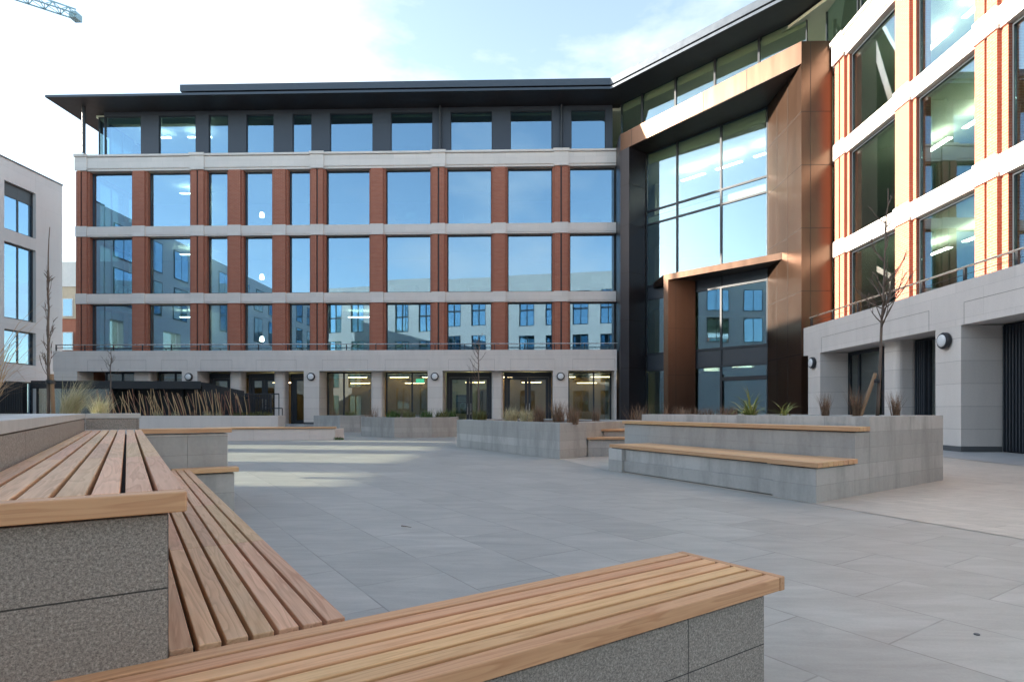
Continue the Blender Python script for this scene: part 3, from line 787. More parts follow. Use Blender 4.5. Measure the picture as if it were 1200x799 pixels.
for vc in (27.0+i*-3.9 for i in range(1, 13)):
    for z0, z1 in ((9.3, 12.2), (13.0, 15.6)):
        m = MB(); m.box(LU+.003, LU+.05, vc-1.1, vc+1.1, z0, z1, 0); m.box(LU+.051, LU+.056, vc-1.02, vc-.04, z0+.08, z1-.08, 1); m.box(LU+.051, LU+.056, vc+.04, vc+1.02, z0+.08, z1-.08, 1)
        m.build('window', [M['frame'], M['glass']], eb, org=EO)
# office block behind the camera, seen mirrored in the far windows
rb = thing('office_block', 'pale concrete office block with tall square windows mirrored in the glass of the far wing', 'building', (-4, -19, 0), R(13))
m = MB(); nb = 14; pw = 4.0
for i in range(nb+1): m.box(-30+i*pw-.85, -30+i*pw+.85, -.5, 0, 0, 21)
for z0, z1 in ((0, .6), (4.0, 5.2), (8.0, 9.2), (12.0, 13.4), (18.4, 21)):
    for i in range(nb): m.box(-30+i*pw+.85, -30+(i+1)*pw-.85, -.495, -.005, z0, z1)
m.box(-30.8, 26.8, -14, -13.6, 0, 21)
m.build('wall', M['conc'], rb)
m = MB()
for z in (4.2, 8.2, 12.2, 20.2): m.box(-30.5, 26.5, -13.5, -.6, z, z+.4)
m.build('floor_slab', M['intwall'], rb)
f = MB(); 
for i in range(nb):
    for z0, z1 in ((.6, 4.0), (5.2, 8.0), (9.2, 12.0), (13.4, 18.4)): f.box(-30+i*pw+.86, -30+(i+1)*pw-.86, -.30, -.27, z0+.01, z1-.01)
f.build('glazing', M['glass'], rb)
f = MB()
for i in range(nb):
    x0 = -30+i*pw+.86; x1 = -30+(i+1)*pw-.86
    for z0, z1 in ((.6, 4.0), (5.2, 8.0), (9.2, 12.0), (13.4, 18.4)):
        f.box(x0, x0+.1, -.26, -.1, z0, z1); f.box(x1-.1, x1, -.26, -.1, z0, z1); f.box((x0+x1)/2-.05, (x0+x1)/2+.05, -.26, -.12, z0, z1); f.box(x0+.1, x1-.1, -.255, -.15, z0, z0+.12)
        if z1 > 18: f.box(x0+.1, x1-.1, -.25, -.14, 15.7, 15.9)
f.build('window_frame', M['frame'], rb)
# brick building seen in the gap
gb = thing('brick_building', 'distant brick building with white parapet seen in the gap between the two blocks', 'building', (-46, 62, 0)); GO = (-46, 62, 0)
m = MB(); m.box(-60, -38, 60, 74, 0, 10.6); m.build('wall', M['brick'], gb, org=GO)
m = MB(); m.box(-60.1, -37.9, 59.9, 74.1, 10.6, 13.9); m.build('upper_wall', M['cream'], gb, org=GO)
m = MB(); m.box(-60.2, -37.8, 59.8, 74.2, 13.9, 16.5); m.build('parapet', M['white'], gb, org=GO)
for x in (-50.2, -48.35, -46.9, -45.2):
    for z0, z1 in ((10.8, 12.7), (7.3, 9.2), (3.9, 5.8)):
        f = MB(); f.box(x, x+1.1, 59.84, 59.895, z0, z1); f.box(x+.08, x+1.02, 59.82, 59.84, z0+.08, z1-.08, 1)
        f.build('window', [M['white'], M['glass']], gb, org=GO)

# tower crane
cr = thing('tower_crane', 'blue grey lattice jib of a tower crane high in the sky at top left', 'crane', (-67, 42, 0)); CO = (-67, 42, 0)
tip = Vector((-46.1, 58.8, 41.2)); dirj = Vector((-.78, -.63, 0)).normalized(); Lj = 27.5
m = MB(); sd = Vector((-dirj.y, dirj.x, 0))*.55
top_ = Vector((0, 0, 1.3))
base = tip+dirj*Lj
for s_ in (-1, 1): m.bar(tip+sd*s_, base+sd*s_, .11)
m.bar(tip+top_*.55, base+top_, .11)
n = 22
for i in range(n):
    a = tip+dirj*Lj*i/n; b = tip+dirj*Lj*(i+1)/n; t = a.lerp(b, .5)+top_*(.55+.45*i/n)
    for s_ in (-1, 1): m.bar(a+sd*s_, t, .07); m.bar(t, b+sd*s_, .07)
    m.bar(a-sd, a+sd, .07); m.bar(a-sd, b+sd, .05)
m.build('jib', M['crane'], cr, org=CO)
m = MB(); c0 = tip; m.box(c0.x-.4, c0.x+.3, c0.y-.45, c0.y+.45, c0.z-.35, c0.z+.3); m.build('jib_head', M['crane'], cr, org=CO)
m = MB()
for sx in (-.7, .7):
    for sy in (-.7, .7): m.bar((base.x+sx, base.y+sy, 0), (base.x+sx, base.y+sy, 44), .2)
for i in range(22):
    z = i*2
    m.bar((base.x-.7, base.y-.7, z), (base.x+.7, base.y-.7, z+2), .09); m.bar((base.x+.7, base.y+.7, z), (base.x-.7, base.y+.7, z+2), .09)
    m.bar((base.x-.7, base.y+.7, z), (base.x-.7, base.y-.7, z+2), .09); m.bar((base.x+.7, base.y-.7, z), (base.x+.7, base.y+.7, z+2), .09)
m.build('mast', M['crane'], cr, org=CO)

# ------------------------------------------------------------------ planters and seats
def planter(name, label, polys, soil_poly, soil_z, org, mats, cat='planter'):
    t = thing(name, label, cat, (*org, 0)); oo = (*org, 0)
    m = MB()
    for poly, z0, z1 in polys: m.prism([Vector(p) for p in poly], z0, z1)
    m.build('stone_body', mats, t, org=oo)
    if soil_poly:
        s_ = MB(); s_.prism([Vector(p) for p in soil_poly], soil_z-.02, soil_z+.012); s_.build('soil', M['soil'], t, org=oo)
    return t
def inset(poly, d):
    c = Vector((sum(p[0] for p in poly)/len(poly), sum(p[1] for p in poly)/len(poly)))
    return [Vector(p)+(c-Vector(p)).normalized()*d for p in poly]
def ring(m, poly, d, z0, z1):
    q = inset(poly, d); n = len(poly)
    for i in range(n):
        j = (i+1) % n; m.prism([Vector(poly[i]), Vector(poly[j]), q[j], q[i]], z0, z1)
def boards(par, a, b, depth_dir, depth, z0, z1, oo, rz, nb=4, gap=.008, name='seat'):
    """slatted timber cap: boards parallel to a->b, stacked in depth_dir. built in the local frame of the thing"""
    a = Vector(a); b = Vector(b); d = Vector(depth_dir).normalized(); m = MB(); bw = depth/nb
    for k in range(nb):
        p = a+d*(k*bw); q = b+d*(k*bw); e = d*(bw-gap)
        m.prism([p, q, q+e, p+e], z0, z1)
    return m

# big right planter, two seat tiers
FLp = Vector((1.47, 10.81)); FRp = Vector((3.40, 7.05)); BRp = Vector((6.52, 9.44))
td = (FLp-FRp).normalized(); rd = (BRp-FRp).normalized()
UR = Vector((4.176, 7.645)); UL = Vector((1.951, 11.978)); TR = Vector((4.50, 7.893)); TLp = Vector((2.324, 12.13)); BLp = Vector((4.6, 13.3))
pt = thing('planter', 'big stone block planter on the right with two tiers of timber capped seats', 'planter', (FRp.x, FRp.y, 0)); oo = (FRp.x, FRp.y, 0)
m = MB()
nin = Vector((-td.y, td.x)); nin = nin if nin.dot(rd) > 0 else -nin
E1 = FRp+td*.62; E2 = FLp-td*.40
m.prism([FRp, E1, E1+nin*.97, UR], .0, .407)
m.prism([E2, FLp, UL-td*.02, E2+nin*.9], .0, .407)
m.prism([E1+nin*.075, E2+nin*.075, E2+nin*.93, E1+nin*.93], .0, .407)
m.prism([E1+nin*.045, E2+nin*.045, E2+nin*.074, E1+nin*.074], .02, .2035)
m.prism([UR, UL, TLp, TR], .0, .814)
m.build('stone_tier', M['block'], pt, org=oo, bevel=.004)
m = MB(); top_poly = [TR, BRp, BLp, TLp]
m.prism([TR, BRp, BRp.lerp(BLp, .1), TR.lerp(TLp, .06)], 0, 1.018)
rest = [TR.lerp(TLp, .06), BRp.lerp(BLp, .1), BLp, TLp]
m.prism([TR.lerp(TLp, .06), TLp, TLp+(BLp-TLp)*.12, TR.lerp(TLp, .06)+rd*.28], 0, 1.016)
m.prism([BRp.lerp(BLp, .1), BLp, BLp-(BLp-TLp)*.12, BRp.lerp(BLp, .1)-rd*.28], 0, 1.016)
m.prism([BLp, TLp, TLp-td*.28, BLp-td*.28], 0, 1.014)
m.build('planter_wall', M['block'], pt, org=oo, bevel=.004)
m = MB(); m.prism(inset([TR, BRp, BLp, TLp], .2), .5, .975); m.build('soil', M['soil'], pt, org=oo)
tdl = td; an = math.atan2(td.y, td.x)
def cap_strip(par, oo, p, q, dep, nrm, z0, z1, nb, mat='wood_cap', name='seat', skew=0.):
    """boards in a child frame whose x runs along p->q"""
    d = (q-p); L = d.length; rz = math.atan2(d.y, d.x)
    yn = Vector((-math.sin(rz), math.cos(rz))); sgn = 1 if yn.dot(nrm) > 0 else -1
    m = MB(); bw = dep/nb
    for k in range(nb):
        y0 = sgn*k*bw; y1 = sgn*(k*bw+bw-.007)
        n_ = max(1, int(round(L/3.2)))
        for c in range(n_):
            k0 = skew if c == 0 else 0.
            m.prism([Vector((L*c/n_+.002+k0*abs(y0), y0)), Vector((L*(c+1)/n_-.002, y0)), Vector((L*(c+1)/n_-.002, y1)), Vector((L*c/n_+.002+k0*abs(y1), y1))], 0, z1-z0)
    o = m.build(name, M[mat], par, bevel=.004); o.location = (p.x-oo[0], p.y-oo[1], z0); o.rotation_euler = (0, 0, rz)
    s_ = MB(); s_.box(.06+skew*dep, L-.03, sgn*.04, sgn*(dep-.03), -.012, -.001); s_.build('bearer', M['shadowgap'], o)
    return o
cap_strip(pt, oo, E1+td*.09+nin*.035, FLp+td*.03+nin*.035, .9, nin, .42, .478, 8)
cap_strip(pt, oo, FRp-nin*.03-td*.045, FRp-nin*.03-td*.045+td*.73, 1.0, nin, .4205, .4805, 8, 'wood_cap', skew=.181)
cap_strip(pt, oo, UR-nin*.035-td*.04, UL-nin*.035+td*.04, .40, nin, .828, .886, 4, skew=.181)

# foreground tiered seat (local frame: x along B to the right, y along A away)
S0 = Vector((-.90, 1.45)); ft = thing('tiered_bench', 'stepped granite bench with slatted timber decks running along the left planter', 'bench', (S0.x, S0.y, 0), TH)
Lf = 5.52
m = MB()
m.box(-.44, 0, 0, Lf, .0, .840)                                     # upper tier body
m.build('stone_base', M['granite'], ft, bevel=.003)
m = MB(); m.box(.012, .42, .06, Lf-.2, 0, .415); m.build('lower_stone_base', M['granite'], ft)
m = MB(); m.box(-.43, -.012, .014, Lf-.01, .840, .852); m.box(.02, .41, .06, Lf-.25, .415, .428); m.build('bearer', M['shadowgap'], ft)
def slats(x0, x1, y0, y1, z0, z1, n, gap, seams):
    m = MB(); p = (x1-x0+gap)/n; ys = [y0]+seams+[y1]
    for k in range(n):
        for a, b in zip(ys, ys[1:]):
            m.box(x0+k*p, x0+k*p+p-gap, a+.0015, b-.0015, z0, z1)
    return m
m = slats(-.436, .036, .018, Lf, .852, .899, 7, .0115, [1.32, 2.62, 3.9]); m.build('upper_deck', M['wood_y'], ft, bevel=.003)
m = MB(); m.box(-.437, .038, -.034, .0165, .848, .8985); m.build('edge_board', M['wood_xe'], ft, bevel=.004)
m = slats(.004, .462, .052, Lf-.22, .43, .479, 7, .0125, [1.31, 2.62, 3.92]); m.build('lower_deck', M['wood_y'], ft, bevel=.003)
# projecting end block of the same tiers
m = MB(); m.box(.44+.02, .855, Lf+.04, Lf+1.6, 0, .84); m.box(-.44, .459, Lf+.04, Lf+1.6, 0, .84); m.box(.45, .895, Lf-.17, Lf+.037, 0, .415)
m.build('end_block', M['block'], ft, bevel=.003)  # lighter stone than the tiers, standing in for light reflected onto these faces
m = MB()
for k in range(4): m.box(.0, .895, Lf+.006+k*.078, Lf+.006+k*.078+.07, .852, .9); 
for k in range(2): m.box(.30 if k else .30, .935, Lf-.215+k*.1, Lf-.215+k*.1+.093, .43, .48)
m.build('end_seat', M['wood_cap'], ft, bevel=.005)
# left planter behind the upper deck
lp = thing('planter', 'long low granite planter wall rising behind the upper timber deck on the left', 'planter', (S0.x, S0.y, 0), TH)
m = MB(); m.box(-.80, -.446, .0, 5.62, .0, 1.012); m.box(-.44, .02, 5.62, 5.95, .9005, 1.012); m.box(-3.6, -.803, .0, .3, 0, 1.012); m.box(-3.6, -.803, 5.3, 5.62, 0, 1.012); m.box(-3.9, -3.6, 0, 5.62, 0, 1.012)
m.build('stone_wall', M['granite'], lp)
m = MB(); m.box(-.81, -.44, -.006, 5.618, 1.018, 1.066); m.box(-.44, .03, 5.61, 5.96, 1.018, 1.066); m.box(-3.91, -.813, -.006, .306, 1.018, 1.066); m.box(-3.91, -.813, 5.29, 5.63, 1.018, 1.066); m.box(-3.91, -3.59, .31, 5.285, 1.018, 1.066); m.build('coping', M['coping'], lp, bevel=.003)
m = MB(); m.box(-3.6, -.80, .3, 5.3, .6, 1.02); m.build('soil', M['soil'], lp)

# foreground bench
BO = Vector((.96, 2.23)); fb = thing('bench', 'foreground granite bench with warm new timber slats reaching into the lower right', 'bench', (BO.x, BO.y, 0), TH2)
LB = 3.6; wB = .476
m = MB(); m.box(-LB, -.085, .03, wB-.03, .0, .413); m.build('stone_base', M['granite_b'], fb, bevel=.003)
m = MB(); m.box(-LB, -.10, .045, wB-.03, .413, .428); m.build('bearer', M['shadowgap'], fb)
m = MB(); n_ = 7; gp = .016; p_ = (wB+gp)/n_
for k in range(n_): m.box(-LB, -.032 if k else -.0335, k*p_, k*p_+p_-gp, .43, .48)
m.build('seat', M['wood_x'], fb, bevel=.0035)
m = MB(); m.box(-.031, .0, .0, wB, .4285, .4805); m.build('end_board', M['wood_ye'], fb, bevel=.0035)

# mid planter with small seats
midp = [(-2.17, 17.81), (.71, 13.27), (1.37, 13.97), (3.3, 16.6), (.2, 20.2)]
t2 = planter('planter', 'grey stone block planter in the middle of the plaza topped with tufted grasses', [], None, 0, (.71, 13.27), M['block']); oo2 = (.71, 13.27, 0)
m = MB(); ring(m, midp, .42, 0, .816); m.build('stone_body', M['block'], t2, org=oo2, bevel=.004)
m = MB(); m.prism(inset(midp, .4), .3, .78); m.build('soil', M['soil'], t2, org=oo2)
sb = [(1.42, 13.95), (2.9, 14.1), (3.6, 16.2), (3.25, 16.45)]
m = MB(); m.prism([Vector(p) for p in [(1.42, 13.98), (2.9, 14.15), (3.1, 14.75), (1.85, 14.58)]], 0, .40); m.prism([Vector(p) for p in [(1.86, 14.60), (3.1, 14.77), (3.4, 15.6), (2.5, 15.45)]], 0, .58)
m.build('seat_plinth', M['block'], t2, org=oo2)
cap_strip(t2, oo2, Vector((1.40, 13.93)), Vector((2.95, 14.10)), .6, Vector((0, 1)), .405, .45, 5)
cap_strip(t2, oo2, Vector((1.80, 14.55)), Vector((3.15, 14.73)), .6, Vector((0, 1)), .585, .635, 5)
# planter C, D, E and low bench F
def ring_planter(label, poly, h, mat):
    c = poly[0]; t = thing('planter', label, 'planter', (*c, 0)); o3_ = (*c, 0)
    m = MB(); ring(m, poly, .35, 0, h); m.build('stone_body', mat, t, org=o3_, bevel=.004)
    m = MB(); m.prism(inset(poly, .33), .3, h-.04); m.build('soil', M['soil'], t, org=o3_)
    return t
ring_planter('grey stone planter with green clumps directly in front of the far dark double doors', [(-5.31, 23.22), (-3.9, 23.7), (-2.98, 24.41), (-3.2, 27.0), (-6.4, 27.4), (-7.18, 25.11)], .81, M['blockwarm'])
ring_planter('small stone planter below the window beside the narrow glazed door', [(-9.44, 29.3), (-8.6, 29.9), (-8.2, 31.0), (-10.6, 31.1), (-11.0, 29.9)], .83, M['block'])
ring_planter('long pale stone planter full of bare canes in front of the dark shelter', [(-21.2, 27.6), (-12.45, 29.0), (-12.5, 30.0), (-21.3, 29.0)], .83, M['beam'])
lbn = thing('bench', 'low pale stone bench with a timber cap on the far left of the plaza', 'bench', (-7.3, 22.2, 0)); o4 = (-7.3, 22.2, 0)
m = MB(); m.prism([Vector(p) for p in [(-7.22, 21.83), (-7.1, 22.5), (-11.4, 21.2), (-11.5, 20.5)]], 0, .41); m.build('stone_base', M['beam'], lbn, org=o4)
cap_strip(lbn, o4, Vector((-11.55, 20.44)), Vector((-7.16, 21.79)), .75, Vector((0, 1)), .42, .475, 6)

# ------------------------------------------------------------------ shelter, fences, rails
sh_ = thing('cycle_shelter', 'low dark metal shelter with a flat roof behind the bare canes on the left', 'shelter', (-20, 30, 0)); so = (-20, 30, 0)
m = MB(); m.prism([Vector(p) for p in [(-25.2, 29.3), (-17.0, 30.1), (-17.1, 31.2), (-25.2, 31.2)]], 2.38, 2.56); m.build('roof', M['dark'], sh_, org=so)
m = MB(); m.prism([Vector(p) for p in [(-25.25, 29.22), (-16.95, 30.03), (-16.96, 30.07), (-25.25, 29.27)]], 2.2, 2.6); m.build('fascia', M['black'], sh_, org=so)
m = MB(); m.box(-25.2, -17.1, 31.1, 31.2, .3, 2.38)
for i in range(7): m.box(-25.1+i*1.32, -25.03+i*1.32, 30.98, 31.08, .3, 2.38)
m.build('back_panel', M['black'], sh_, org=so)
m = MB(); m.prism([Vector(p) for p in [(-25.1, 29.45), (-21.6, 29.78), (-21.6, 29.80), (-25.1, 29.47)]], .4, 2.2); m.build('glass_screen', M['glassg'], sh_, org=so)
m = MB()
for x, y in ((-25.1, 29.45), (-21.5, 29.8), (-17.2, 30.15)): m.box(x-.04, x+.04, y-.04, y+.04, 0, 2.38)
m.build('post', M['black'], sh_, org=so)
sf = thing('slatted_fence', 'dark timber slatted fence with a sloping top at the right end of the shelter', 'fence', (-15.6, 30.3, 0)); fo = (-15.6, 30.3, 0)
m = MB(); L_ = 3.6
for i in range(34):
    x = -16.9+i*.062*1.0; zt = 2.52-.42*i/34
    m.box(x-.022, x+.022, 30.12+.006*i, 30.16+.006*i, .3, zt)
for i in range(16):
    x = -14.75+i*.085; m.box(x-.02, x+.02, 30.34, 30.375, .3, 1.95)
m.build('slats', M['black'], sf, org=fo)
m = MB(); m.box(-16.95, -13.45, 30.38, 30.44, .6, .68); m.box(-16.95, -13.45, 30.38, 30.44, 1.7, 1.78)
for x in (-16.9, -14.8, -13.45): m.box(x-.04, x+.04, 30.37, 30.45, 0, 1.9)
m.build('rails', M['dark'], sf, org=fo)
vf = thing('slatted_fence', 'tall black vertical slat fence behind the long dry grass at the left edge', 'fence', (-27, 28.6, 0)); vo = (-27, 28.6, 0)
m = MB()
for i in range(70): m.box(-31.4+i*.09-.025, -31.4+i*.09+.025, 28.6, 28.64, .1, 2.5)
m.build('slats', M['black'], vf, org=vo)
m = MB(); m.box(-31.4, -25.2, 28.645, 28.7, .5, .58); m.box(-31.4, -25.2, 28.645, 28.7, 2.2, 2.28); m.box(-31.4, -25.2, 28.9, 28.95, .1, 2.45); m.build('rails', M['black'], vf, org=vo)
gr = thing('guard_rail', 'short black metal guard rail beside the steps at the narrow glazed door', 'railing', (-13.2, 30, 0)); go = (-13.2, 30, 0)
m = MB(); m.tube([(-15.1, 30.6, 1.95), (-13.1, 30.6, 1.95)], .03, 8); m.tube([(-13.9, 30.2, 1.2), (-12.75, 30.2, 1.2)], .025, 8); m.build('handrail', M['black'], gr, org=go)
m = MB()
for x, y, z in ((-13.1, 30.6, 1.95), (-13.35, 30.6, 1.95), (-13.6, 30.6, 1.95), (-12.75, 30.2, 1.2), (-13.9, 30.2, 1.2)): m.tube([(x, y, 0), (x, y, z)], .025, 6)
m.build('post', M['black'], gr, org=go)

# ------------------------------------------------------------------ plants
def tuft(name, label, cat, loc, n, L, w, droop, mat, spread=.12, group=None, lean=None, open_=.35):
    m = MB()
    for i in range(n):
        d = random.uniform(0, 2*math.pi) if lean is None else random.gauss(lean, .7)
        r_ = spread*math.sqrt(random.random()); a = random.uniform(0, 6.28)
        m.blade((r_*math.cos(a), r_*math.sin(a), 0), d, L*random.uniform(.55, 1.1), w*random.uniform(.7, 1.2), droop*random.uniform(.4, 1.3), open_=open_)
    o = m.build(name, M[mat], None); o.location = loc; return tag(o, label, cat, group)
A_ = Vector((-.56995, .82168)); B_ = Vector((.82168, .56995))
def loc_AB(x, y, z): p = S0+B_*x+A_*y; return (p.x, p.y, z)
tuft('feather_grass', 'pale straw feather grass tuft leaning right beside the leftmost sapling', 'grass tuft', (-6.85, 8.6, 1.0), 420, .66, .007, 1.0, 'g_pale', .12, lean=.3, open_=.8)
tuft('feather_grass', 'small pale feather grass tuft just right of the bigger feathery one', 'grass tuft', (-7.35, 9.9, 1.0), 220, .45, .008, 1.1, 'g_pale', .12, open_=.6)
tuft('dry_grass', 'tall dry brown grass arching in from the left edge', 'grass tuft', (-2.82, 2.95, 1.0), 60, .72, .006, 1.9, 'g_straw', .06, lean=.6)
m = MB()
for i in range(900):
    x = random.uniform(-1.9, -.85); y = random.uniform(1.6, 4.2)
    p = loc_AB(x, y, 1.0); m.blade(p, random.uniform(0, 6.28), random.uniform(.03, .075), .012, 1.2, seg=2)
tag(m.build('ground_cover', M['g_green']), kind='stuff')

def sapling(label, base, height, r0, nb, blen, first, stake=None, lean=(0, 0), up=(.5, .9), tw=1.):
    t = thing('sapling', label, 'tree', base)
    m = MB(); pts = []; n = 14
    for i in range(n+1):
        f = i/n; pts.append(Vector((lean[0]*f+random.uniform(-1, 1)*r0*.8*f, lean[1]*f+random.uniform(-1, 1)*r0*.8*f, height*f)))
    m.tube(pts, [r0*(1-.88*(i/n))+.003 for i in range(n+1)], 7); m.build('trunk', M['bark'], t, smooth=True)
    m = MB()
    for k in range(nb):
        f = first+(1-first)*.9*random.random()**1.2; p = pts[0].lerp(pts[-1], f); idx = min(n-1, int(f*n)); p = pts[idx].lerp(pts[idx+1], f*n-idx)
        d = random.uniform(0, 6.28); L = blen*(1.15-f*.75)*random.uniform(.6, 1.15); el = random.uniform(*up)
        bp = [p]; q = p.copy()
        for s_ in range(5):
            el2 = el+s_*.13; q = q+Vector((math.cos(d)*math.cos(el2), math.sin(d)*math.cos(el2), math.sin(el2)))*L/5; d += random.uniform(-.15, .15); bp.append(q.copy())
        m.tube(bp, [(.011-.0017*s_)*tw for s_ in range(6)], 5)
        for s_ in (2, 3, 4):
            if random.random() < .7:
                dd = d+random.choice((-1, 1))*random.uniform(.5, 1.0); q = bp[s_]; e = q+Vector((math.cos(dd)*.6, math.sin(dd)*.6, .8))*L*.3
                m.tube([q, q.lerp(e, .5)+Vector((0, 0, .01)), e], [.006, .004, .0025], 4)
    m.build('branches', M['bark'], t, smooth=True)
    if stake:
        m = MB(); m.tube([(stake[0], stake[1], -.05), (stake[2], stake[3], stake[4])], .028, 8); s_ = m.build('stake', M['stake'], t)
        b = MB(); b.lathe([(.06, -.03), (.062, 0), (.06, .03)], (stake[2]*.7, stake[3]*.7, stake[4]-.12), (0, 0, 1), 12); b.build('tie', M['black'], s_)
sapling('slim bare sapling standing in front of the pale office block on the left', (-7.33, 8.8, 1.0), 2.9, .022, 22, .42, .2, (.08, 0, .05, 0, .65), up=(.95, 1.25), tw=.5)
sapling('thin bare sapling among the canes in front of the dark shelter', (-20.2, 27.95, .8), 3.6, .045, 16, 1.0, .5)
sapling('thin bare sapling in the planter before the far dark double doors', (-2.9+1.3, 19.0, .78), 2.75, .03, 16, .75, .35)
sapling('bare sapling tied to a leaning stake in the big right planter', (5.63, 9.66, .97), 3.7, .025, 26, 1.0, .38, (-.32, -.05, -.03, 0, .72), lean=(.18, 0))

# canes
cm = MB(); cm.tube([(0, 0, 0), (0.02, 0, .5), (0, 0, 1.35)], [.02, .018, .011], 5)
cane0 = None; canes = [M['cane'], M['canedark']]; proto = {}
for k, mm in enumerate(canes): 
    o = cm.build('bare_cane', mm); proto[k] = o
first = {0: True, 1: True}
for i in range(96):
    f = i/95; x = -21.1+f*6.9; y = 28.25+(x+21.2)*.16+random.uniform(-.25, .3)
    k = 0 if random.random() < .55 else 1
    o = proto[k] if first[k] else proto[k].copy()
    if not first[k]: COL.objects.link(o)
    first[k] = False
    o.location = (x+random.uniform(-.05, .05), y, .79); o.scale = (1, 1, random.uniform(.75, 1.05))
    o.rotation_euler = (random.uniform(-.08, .08), random.gauss(-.22, .14), 0)
    tag(o, 'thin bare leaning cane in the long planter below the dark shelter roof' if k == 0 else 'dark reddish bare leaning cane in the long planter below the dark shelter roof', 'cane', 'bare canes in the long planter')
# tufts in the far left planter
for i, x in enumerate((-18.2, -17.4, -16.6, -15.95, -15.4)):
    tuft('grass_tuft', 'low dry grass tuft at the foot of the bare canes', 'grass tuft', (x, 28.0+(x+21.2)*.16, .79), 60, .38, .012, 1.4, 'g_pale' if i != 2 else 'g_brown', .2, 'low tufts under the canes')
for i, x in enumerate((-14.6, -13.9, -13.3)):
    tuft('shrub', 'small dark green shrub at the right end of the long cane planter', 'shrub', (x, 28.3+(x+21.2)*.16, .79), 90, .32, .03, 1.3, 'g_olive', .3, 'green shrubs in the cane planter')
# planter D
tuft('shrub', 'reddish brown twiggy shrub in the small planter below the window', 'shrub', (-9.9, 30.0, .8), 60, .5, .012, .9, 'g_brown', .25)
tuft('shrub', 'low green shrub in the small planter below the window', 'shrub', (-9.2, 30.2, .8), 70, .34, .03, 1.2, 'g_olive', .3)
# planter C
for i, (x, y) in enumerate(((-5.5, 23.9), (-4.9, 23.9), (-4.2, 24.2), (-3.6, 24.6), (-3.4, 25.4))):
    tuft('shrub', 'dark green clump in the planter before the dark double doors', 'shrub', (x, y, .77), 90, .42, .03, 1.1, 'g_olive' if i % 2 else 'g_green', .28, 'green clumps before the double doors')
tuft('shrub', 'rusty twiggy shrub at the left end of the planter before the double doors', 'shrub', (-6.7, 25.0, .77), 70, .62, .012, .8, 'g_brown', .28)
# mid planter
md = (Vector(midp[1])-Vector(midp[0])).normalized()
mids = [(.10, 'g_olive', .38, 1.1, 'low green shrub at the left end of the middle planter'), (.44, 'g_pale', .55, 1.5, 'rounded yellow green grass mound in the middle planter, left of the other mound'), (.60, 'g_pale', .50, 1.5, 'rounded yellow green grass mound in the middle planter beside brown tufts'),
        (.70, 'g_brown', .52, .5, 'upright brown grass tuft right beside the yellow green mound'), (.86, 'g_brown', .60, .55, 'widest brown grass tuft near the front corner of the middle planter'), (.965, 'g_brown', .48, .6, 'brown grass tuft at the front corner of the middle planter')]
for f, mt, L, dr, lab in mids:
    p = Vector(midp[0])+(Vector(midp[1])-Vector(midp[0]))*f+Vector((.42, .28))
    tuft('grass_tuft', lab, 'grass tuft', (p.x, p.y, .77), 170, L, .012 if mt != 'g_olive' else .03, dr, mt, .13 if mt == 'g_brown' else .2)
tuft('grass_tuft', 'thin brown grass tuft near the right corner of the middle planter', 'grass tuft', (1.75, 15.3, .77), 90, .5, .01, .6, 'g_brown', .1)
for x, y in ((3.15, 17.6), (3.55, 18.4), (4.4, 19.0)):
    tuft('shrub', 'rusty brown shrub in front of the bronze entrance jamb', 'shrub', (x, y, .55), 70, .85, .012, .7, 'g_brown', .2, 'rusty shrubs before the entrance')
# right planter plants
tuft('flax_plant', 'larger spiky yellow green flax plant in the big right planter', 'plant', (3.92, 10.55, .97), 46, .66, .032, 1.7, 'g_phor', .08, open_=1.2)
tuft('flax_plant', 'smaller spiky yellow green flax plant in the big right planter', 'plant', (4.46, 10.4, .97), 26, .46, .026, 1.6, 'g_phor', .06, open_=1.1)
for x, y, L, lab in ((4.79, 9.63, .42, 'small upright brown grass left of the tied sapling'), (5.28, 9.65, .55, 'tall brown grass tuft just left of the stake'), (5.93, 9.67, .46, 'brown grass tuft just right of the tied sapling')):
    tuft('grass_tuft', lab, 'grass tuft', (x, y, .97), 110, L, .008, .5, 'g_brown', .06)
for i in range(9):
    f = i/8; p = TLp.lerp(TR, .05+.4*f)+rd*(.55+.5*random.random())
    tuft('grass_tuft', 'short reddish brown tuft along the back of the big right planter', 'grass tuft', (p.x+.3, p.y+.5, .97), 60, .24, .008, .9, 'g_brown', .12, 'short brown tufts in the right planter')
tuft('grass_tuft', 'bright green grass tuft growing at the foot of the foreground bench', 'grass tuft', (.90, 2.20, 0), 70, .07, .004, 1.0, 'g_green', .05)
tuft('grass_tuft', 'flat green grass patch at the end of the low far bench', 'grass tuft', (-7.05, 21.75, 0), 90, .14, .02, 1.3, 'g_green', .2)

m = MB(); m.lathe([(.013, 0), (.013, .004), (.011, .006), (.007, .0065)], (0, 0, 0), (0, 0, 1), 20); o = m.build('drain_stud', M['plinth']); o.location = (2.2, 2.95, 0); tag(o, 'small round metal stud set in the grey paving at the right', 'stud')
m = MB(); m.tube([(0, 0, .006), (.05, -.05, .012), (.11, -.08, .008)], [.005, .004, .002], 5); o = m.build('fallen_twig', M['bark']); o.location = (-1.2, 5.55, 0); tag(o, 'short dark twig lying on the grey paving', 'twig')
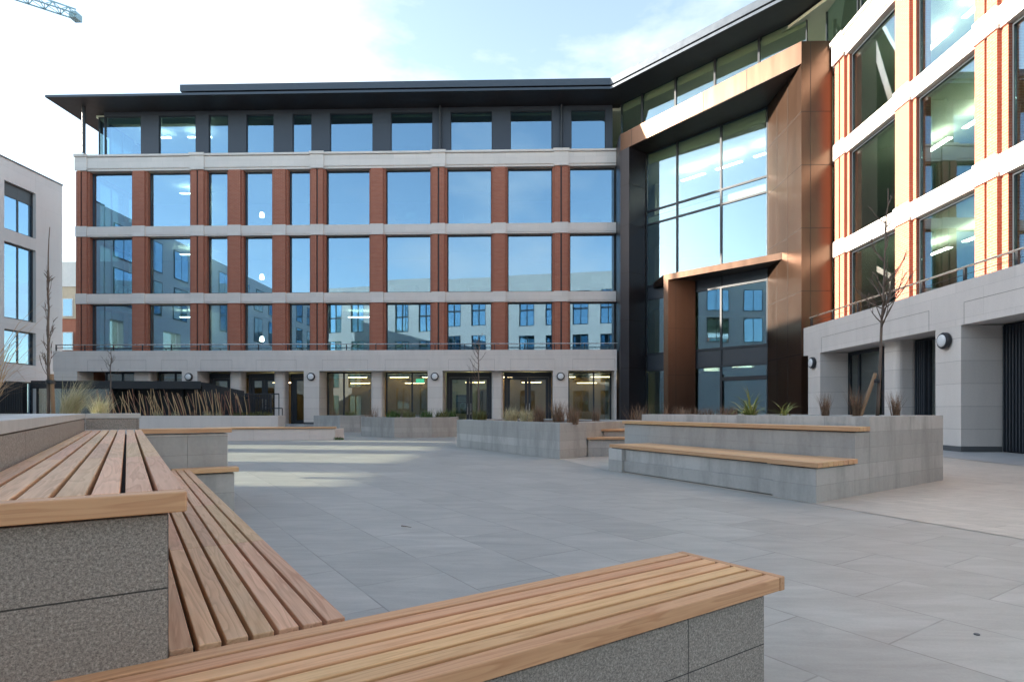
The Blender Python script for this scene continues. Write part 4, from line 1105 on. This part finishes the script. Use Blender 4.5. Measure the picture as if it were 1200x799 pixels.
# ------------------------------------------------------------------ sky, sun, camera
EL = R(15.0); PHI = R(6.0)
w = bpy.data.worlds.new('World'); sc.world = w; w.use_nodes = True
t = w.node_tree; t.nodes.clear()
out = t.nodes.new('ShaderNodeOutputWorld'); bg = t.nodes.new('ShaderNodeBackground'); t.links.new(bg.outputs[0], out.inputs[0])
sky = t.nodes.new('ShaderNodeTexSky'); sky.sky_type = 'NISHITA'; sky.sun_disc = False; sky.sun_elevation = EL; sky.sun_rotation = -(math.pi/2-PHI)
sky.air_density = 1.0; sky.dust_density = .6; sky.ozone_density = 1.5
tc = t.nodes.new('ShaderNodeTexCoord')
sep = t.nodes.new('ShaderNodeSeparateXYZ'); t.links.new(tc.outputs['Generated'], sep.inputs[0])
def wm(op, a, b=None):
    n = t.nodes.new('ShaderNodeMath'); n.operation = op
    for i, v in enumerate((a, b)):
        if v is None: continue
        if hasattr(v, 'is_output'): t.links.new(v, n.inputs[i])
        else: n.inputs[i].default_value = v
    return n.outputs[0]
den = wm('ADD', wm('MAXIMUM', sep.outputs[2], 0.0), .22)
cb = t.nodes.new('ShaderNodeCombineXYZ')
t.links.new(wm('DIVIDE', sep.outputs[0], den), cb.inputs[0]); t.links.new(wm('DIVIDE', sep.outputs[1], den), cb.inputs[1])
cb.inputs[2].default_value = 3.7
ns = t.nodes.new('ShaderNodeTexNoise'); t.links.new(cb.outputs[0], ns.inputs['Vector'])
ns.inputs['Scale'].default_value = 1.15; ns.inputs['Detail'].default_value = 8; ns.inputs['Roughness'].default_value = .58; ns.inputs['Distortion'].default_value = .25
rp = t.nodes.new('ShaderNodeValToRGB'); t.links.new(ns.outputs['Fac'], rp.inputs[0])
rp.color_ramp.elements[0].position = .53; rp.color_ramp.elements[1].position = .72
hsv = t.nodes.new('ShaderNodeHueSaturation'); t.links.new(sky.outputs[0], hsv.inputs['Color']); hsv.inputs['Saturation'].default_value = .76; hsv.inputs['Hue'].default_value = .491
mx = t.nodes.new('ShaderNodeMix'); mx.data_type = 'RGBA'
t.links.new(wm('MULTIPLY', rp.outputs[0], .85), mx.inputs[0]); t.links.new(hsv.outputs[0], mx.inputs[6]); mx.inputs[7].default_value = (3.3, 3.4, 3.5, 1)
t.links.new(mx.outputs[2], bg.inputs[0]); bg.inputs[1].default_value = .105

sd = bpy.data.lights.new('sun', 'SUN'); sd.energy = 5.0; sd.angle = R(.5); sd.color = (1, .90, .76)
so_ = bpy.data.objects.new('sun', sd); COL.objects.link(so_)
D = Vector((math.cos(PHI)*math.cos(EL), -math.sin(PHI)*math.cos(EL), -math.sin(EL)))
so_.rotation_euler = D.to_track_quat('-Z', 'Y').to_euler(); so_.location = (-60, 10, 40)

cd = bpy.data.cameras.new('camera'); cam = bpy.data.objects.new('camera', cd); COL.objects.link(cam)
cam.location = (0, 0, 1.1); cam.rotation_euler = (R(90), 0, R(1.577))
cd.sensor_width = 36; cd.lens = 690/1200*36; cd.shift_y = 81/1200; cd.clip_end = 2000; cd.clip_start = .05
sc.camera = cam
sc.view_settings.view_transform = 'Standard'; sc.view_settings.look = 'None'; sc.view_settings.gamma = 1; sc.view_settings.use_curve_mapping = False
sc.view_settings.exposure = 2.3
sc.render.engine = 'CYCLES'
sc.cycles.caustics_reflective = False; sc.cycles.caustics_refractive = False
sc.cycles.max_bounces = 10; sc.cycles.transparent_max_bounces = 24; sc.cycles.glossy_bounces = 5
